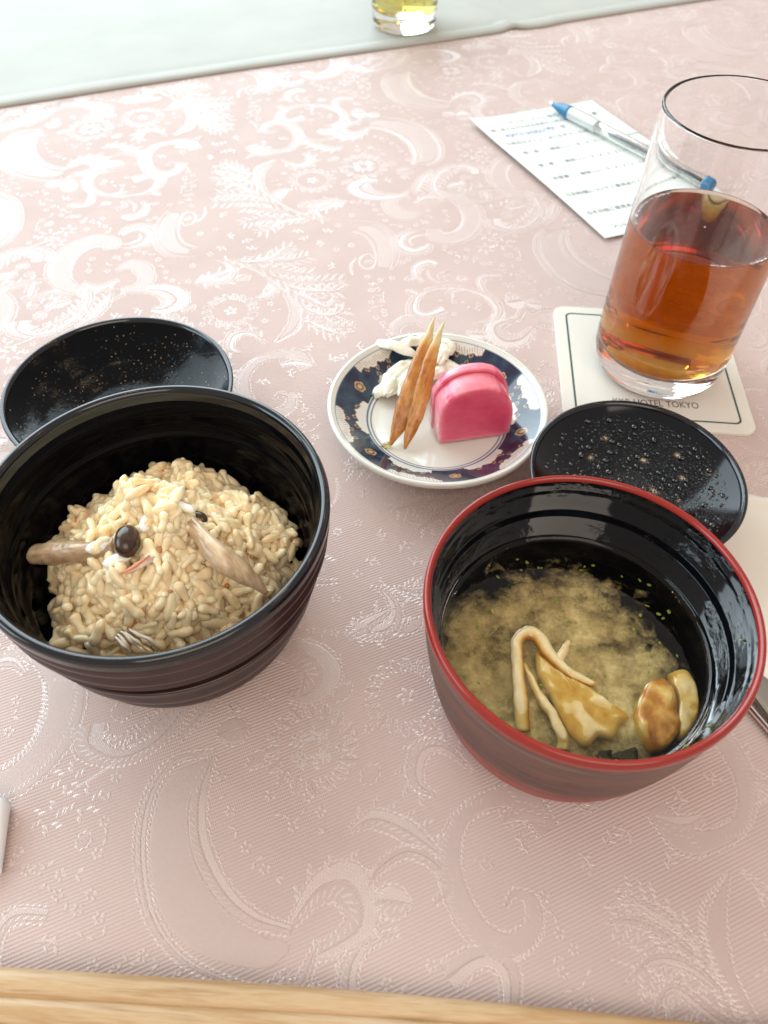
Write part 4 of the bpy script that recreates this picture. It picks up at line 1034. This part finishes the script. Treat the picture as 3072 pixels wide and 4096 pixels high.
for (a0, a1, n_) in ((1.9, 3.1, 60), (4.55, 4.75, 16), (5.1, 5.4, 22)):
    for k in range(n_):
        a = rr_.uniform(a0, a1); r = rr_.uniform(.0293, .0303); ps.append(blob((GC[0]+r*math.cos(a), GC[1]+r*math.sin(a), tz+.0003), *(rr_.uniform(.0003, .0006),)*3, 8, 6))
o = mesh_obj('foam_bubbles', *join(ps), glass_m); tag(o, 'tiny bubbles clinging round the edge of the tea in the glass', 'bubbles', kind='stuff')

# ------------------------------------------------------------------ survey sheet and pen
M_paper = mat('white_paper', (.76, .80, .76), .75, .25, lambda nt, b: bump(nt, b, noise_n(nt, coords(nt), 90, 3), .0006, .3))
TL, TR_, BL = Vector((.0555, .5778, 0)), Vector((.1515, .6179, 0)), Vector((.1311, .4283, 0))
eu, ev = (TR_-TL), (BL-TL)
def sheet(s, t): return TL+eu*s+ev*t
survey = empty('survey_sheet', sheet(.5, .5), 'small white questionnaire sheet printed in Japanese, lying under the blue pen', 'paper')
V, Fc = [], []; n = 24
for j in range(n+1):
    for i in range(n+1):
        s, t = i/n, j/n; p = sheet(s, t)
        lift = .0030*math.exp(-s*5)*(.45+.55*math.sin(t*PI)) + .0030*math.exp(-(s+t)*7) + .0012*math.exp(-(1-s)*6) + .0010*math.sin(s*PI)
        V.append((p.x, p.y, .0007+lift))
for j in range(n):
    for i in range(n): Fc.append((j*(n+1)+i, j*(n+1)+i+1, (j+1)*(n+1)+i+1, (j+1)*(n+1)+i))
po = mesh_obj('sheet', V, Fc, M_paper, survey)
def sheet_z(s, t): return .0007+.0030*math.exp(-s*5)*(.45+.55*math.sin(t*PI)) + .0030*math.exp(-(s+t)*7) + .0012*math.exp(-(1-s)*6) + .0010*math.sin(s*PI)
M_print = mat('grey_print', (.12, .12, .12), .7); M_biro = mat('blue_ink', (.16, .22, .50), .6)
def line(body, s, t, size, m=M_print, width=None):
    o = text_obj('printed_line', body, (0, 0), 0, size, width, m)
    if o is None: return
    me = o.data; co = np.zeros(len(me.vertices)*3); me.vertices.foreach_get('co', co); co = co.reshape(-1, 3)
    ul, vl = eu.length, ev.length
    nv = []
    for x, y, _ in co:
        ss, tt = s+x/ul, t-y/vl; p = sheet(ss, tt); nv += [p.x, p.y, sheet_z(min(1, max(0, ss)), tt)+.00025]
    me.vertices.foreach_set('co', nv); me.update(); o.parent = survey; o.location = -survey.location
for body, s, t, size in (('～アンケートにご協力ください～', .20, .085, .0046), ('差し支えなければお名前をご記入をお願いします。', .06, .135, .0040), ('様', .88, .125, .0042), ('様', .55, .190, .0042),
        ('○本日のメニューはいかがでしたか。', .06, .262, .0042), ('祝　肴　　美味しい　⑤・4・3・2・1 口に合わない', .10, .352, .0042),
        ('強　肴　　美味しい　5・4・3・2・1 口に合わない', .10, .465, .0042), ('お食事　　美味しい　5・4・3・2・1 口に合わない', .10, .575, .0042),
        ('○お料理についてご意見ありましたらお書きください', .06, .705, .0042), ('○その他ご意見ありましたらお書きください', .06, .845, .0042), ('アンケートにご協力ありがとうございました', .12, .955, .0034)):
    line(body, s, t, size)
def scribble(s0, t0, w_, h_, seed):
    r_ = random.Random(seed); P = []
    for k in range(22):
        s, t = s0+w_*(k/21)+r_.uniform(-.012, .012), t0+h_*r_.uniform(-.5, .5); p = sheet(s, t); P.append((p.x, p.y, sheet_z(s, t)+.0003))
    S = spline(P, 120); return sweep([tuple(p) for p in S], [.00018, .00018], [.00004, .00004], seg=4, n=160)
mesh_obj('handwriting', *join([scribble(.12, .185, .13, .030, 1), scribble(.28, .185, .13, .03, 2), scribble(.42, .18, .08, .03, 3), scribble(.68, .13, .10, .03, 6)]), M_biro, survey)
def uline(s0, s1, t):
    return [tuple(sheet(s0, t))[:2]+(sheet_z(s0, t)+.00022,), tuple(sheet(s1, t))[:2]+(sheet_z(s1, t)+.00022,)]
mesh_obj('ruled_line', *join([sweep(uline(.08, .62, .202), [.00010]*2, [.00003]*2, seg=4, n=12), sweep(uline(.64, .95, .146), [.00010]*2, [.00003]*2, seg=4, n=12)]), M_print, survey)

pen = empty('ballpoint_pen', at(2400, 580, .006), 'clear-barrelled ballpoint pen with blue cone tip, lying across the questionnaire', 'pen')
pz = .0066
p0 = Vector((.1170, .6015, pz)); p1 = Vector((.2065, .4880, pz)); pd = (p1-p0)
def pp(t): return tuple(p0+pd*t)
M_bluep = mat('blue_plastic', (.004, .15, .30), .22, .5)
M_clearp = mat('clear_plastic', (.93, .97, .96), .05, .5, Transmission_Weight=1.0, IOR=1.30)
M_steel = mat('steel', (.75, .75, .74), .2, .5, Metallic=1.0)
mesh_obj('metal_point', *sweep([pp(0), pp(.018), pp(.03)], [.0004, .0009, .0013], [.0004, .0009, .0013], seg=14, n=8), M_steel, pen)
mesh_obj('cone_tip', *sweep([pp(.022), pp(.07), pp(.135), pp(.148)], [.0014, .0032, .0047, .0046], [.0014, .0032, .0047, .0046], seg=20, n=16), M_bluep, pen)
rg = []
for k in range(60):
    rg.append(.0043+(.00028 if k % 3 == 0 else 0))
mesh_obj('ribbed_grip', *sweep([pp(.145), pp(.33)], rg, rg, seg=20, n=90), mat('grip', (.62, .66, .66), .12, .6, Transmission_Weight=.35), pen)
mesh_obj('barrel', *sweep([pp(.330), pp(.99)], [.0038, .0038], [.0038, .0038], seg=24, n=6, power=2.3), M_clearp, pen)
mesh_obj('ink_refill', *sweep([pp(.28), pp(.96)], [.0016, .0016], [.0016, .0016], seg=12, n=4), mat('refill', (.10, .11, .12), .15, .5), pen)
mesh_obj('end_plug', *sweep([pp(.98), pp(1.015), pp(1.03)], [.0046, .0046, .0038], [.0046, .0046, .0038], seg=20, n=8), M_bluep, pen)

# ------------------------------------------------------------------ second glass on the runner
YC = (.0085, .7575); yz = .0026
g2 = mesh_obj('small_tumbler', *lathe([(.0005, yz+.001), (.020, yz+.0006), (.0240, yz), (.0262, yz+.0012), (.0276, yz+.005), (.0282, yz+.012), (.0300, .06), (.0312, .085), (.0309, .0855), (.0302, .085), (.0290, .06), (.0268, .0205), (.0250, .0165), (.020, .0150), (.0005, .0145)], YC, 120), glass_m)
tag(g2, 'small clear glass of greenish yellow drink standing on the cream runner', 'glass')
def ytea(nt, b):
    va = N(nt, 'ShaderNodeVolumeAbsorption'); va.inputs['Color'].default_value = (.86, .78, .10, 1); va.inputs['Density'].default_value = 42
    L(nt, va.outputs[0], nt.nodes['Material Output'].inputs['Volume'])
M_y = mat('yellow_drink', (1, 1, 1), 0.0, .5, ytea, Transmission_Weight=1.0, IOR=1.33)
tag(mesh_obj('yellow_drink', *lathe([(.0005, .0144), (.020, .0149), (.0251, .0164), (.02695, .0204), (.0286, .05), (.0291, .060), (.0283, .0602), (.0005, .0602)], YC, 120), M_y), 'pale greenish yellow fizzy drink inside the small glass at the top edge', 'drink')
ps = []
for k in range(46):
    a, z = rr_.uniform(PI, 2*PI), rr_.uniform(.022, .055); r = .0268+(z-.0205)*.045; s = rr_.uniform(.0003, .0007)
    ps.append(blob((YC[0]+(r-s*.6)*math.cos(a), YC[1]+(r-s*.6)*math.sin(a), z), s, s, s*1.2, 8, 6))
o = mesh_obj('fizz_bubbles', *join(ps), mat('bubble', (.10, .10, .07), .2)); tag(o, 'small dark bubbles dotting the side of the yellow drink', 'bubbles', kind='stuff')

# ------------------------------------------------------------------ napkin and knife at the right edge, folded paper at the left
M_nap = mat('white_napkin', (.80, .78, .70), .7, .25, lambda nt, b: bump(nt, b, noise_n(nt, coords(nt), 400, 3), .0001, .5))
V, Fc = [], []
us = list(np.linspace(.108, .30, 40)); vs_ = [.2245, .2242, .2205, .2200, .2165, .2160, .2120, .16, .128]
zz = [.0005, .0022, .0024, .0018, .0024, .0018, .0022, .0024, .0024]
for u in us:
    for v_, z in zip(vs_, zz): V.append((u, v_+.0012*math.sin(u*900)*(1 if v_ > .223 else 0)-.10*(u-.165)*0, z+.0004*noise.noise(Vector((u*30, v_*30, 0)))))
m_ = len(vs_)
for i in range(len(us)-1):
    for j in range(m_-1): Fc.append((i*m_+j, i*m_+j+1, (i+1)*m_+j+1, (i+1)*m_+j))
tag(mesh_obj('paper_napkin', V, Fc, M_nap), 'white embossed paper napkin beside the soup bowl, running off the right edge', 'napkin')
kn = empty('table_knife', (.15, .118, .002), 'flat brushed steel knife lying at the right edge beside the soup bowl', 'cutlery')
M_brush = mat('brushed_steel', (.36, .35, .33), .32, .5, Metallic=1.0)
ka, kb = Vector((.134, .139, .0048)), Vector((.182, .050, .0048)); kd = (kb-ka)
mesh_obj('blade', *sweep([ka, ka+kd*.2, ka+kd*.8, kb], [.0030, .0062, .0066, .0066], [.0008, .0013, .0015, .0015], seg=20, n=20, power=3), M_brush, kn)
mesh_obj('spine', *sweep([ka+Vector((-.0066, -.0036, -.002)), ka+kd*.5+Vector((-.0066, -.0036, -.002)), kb+Vector((-.0066, -.0036, -.002))], [.0012]*3, [.0014]*3, seg=12, n=12), mat('bright_steel', (.8, .8, .78), .12, .5, Metallic=1.0), kn)
M_slv = mat('sleeve_paper', (.90, .92, .92), .55, .4)
V, Fc = [], []
# a folded paper sleeve: flat top that rolls over at its right end
ang = R(-80)
prof = []
for k in range(13):
    a = PI*k/12; prof.append((.0045*math.sin(a), .0052-.0050*math.cos(PI-a)*-1))
path = [at(-60, 3222, .0095)+Vector((-.03, 0, 0)), at(14, 3222, .0095)]
q0 = at(48, 3222, .0); q1 = at(22, 3500, .0)
for t in np.linspace(0, 1, 14):
    b0 = Vector((q0.x+(q1.x-q0.x)*t-.0022, q0.y+(q1.y-q0.y)*t, 0))
    rad = .0040-.0018*t
    row = [(b0.x-.05, b0.y+.004, .0002+2*rad)]
    for k in range(13):
        a = PI*k/12; row.append((b0.x+rad*math.sin(a)*.8, b0.y, .0003+rad+rad*math.cos(a)))
    row.append((b0.x-.05, b0.y+.004, .0003))
    V += row
m_ = 15
for i in range(13):
    for j in range(m_-1): Fc.append((i*m_+j, (i+1)*m_+j, (i+1)*m_+j+1, i*m_+j+1))
Fc.append(tuple(range(m_))); Fc.append(tuple(range(13*m_, 14*m_))[::-1])
tag(mesh_obj('paper_sleeve', V, Fc, M_slv), 'white folded paper sleeve poking in at the left edge above the chopsticks', 'paper')

# ------------------------------------------------------------------ chopsticks
def wood(rot):
    def f(nt, b):
        v = coords(nt, rot, (1, 14, 14))
        n = noise_n(nt, v, 16, 6, .5, .3); n2 = noise_n(nt, coords(nt, rot, (3, 60, 60)), 40, 3)
        s = math_n(nt, 'ADD', math_n(nt, 'MULTIPLY', n, .8), math_n(nt, 'MULTIPLY', n2, .2))
        L(nt, ramp(nt, s, [(.30, (.36, .20, .085)), (.44, (.58, .41, .235)), (.54, (.47, .29, .135)), (.70, (.64, .49, .31))]), b.inputs['Base Color'])
        bump(nt, b, n2, .0001, .4)
    return f
def stick(e0, mid, e1, w0, w1, rot, lab):
    ws = [w0, w0-.0002, w0-.0006, w0-.0011, w0-.0018, w1]
    v, f = sweep([e0, mid, e1], ws, [w*.92 for w in ws], n=40, seg=28, power=2.3)
    tag(mesh_obj('chopstick', v, f, mat('split_wood', rough=.42, spec=.45, build=wood(rot))), lab, 'chopstick', 'pair of chopsticks at the near edge')
zc = .0046
a0, a1 = at(0, 3936, zc), at(1536, 4024, zc)
d = (a1-a0).normalized()
stick(a0-d*.05, at(1450, 4020, zc), at(3300, 4172, zc), .0043, .0020, R(2), 'pale wooden chopstick lying across the near edge, the upper one of the pair')
b0, b1 = at(0, 4050, zc), at(1536, 4122, zc)
d = (b1-b0).normalized()
stick(b0-d*.05, at(1450, 4119, zc), at(3300, 4250, zc), .0043, .0020, R(4), 'pale wooden chopstick at the very bottom edge, the lower one of the pair')
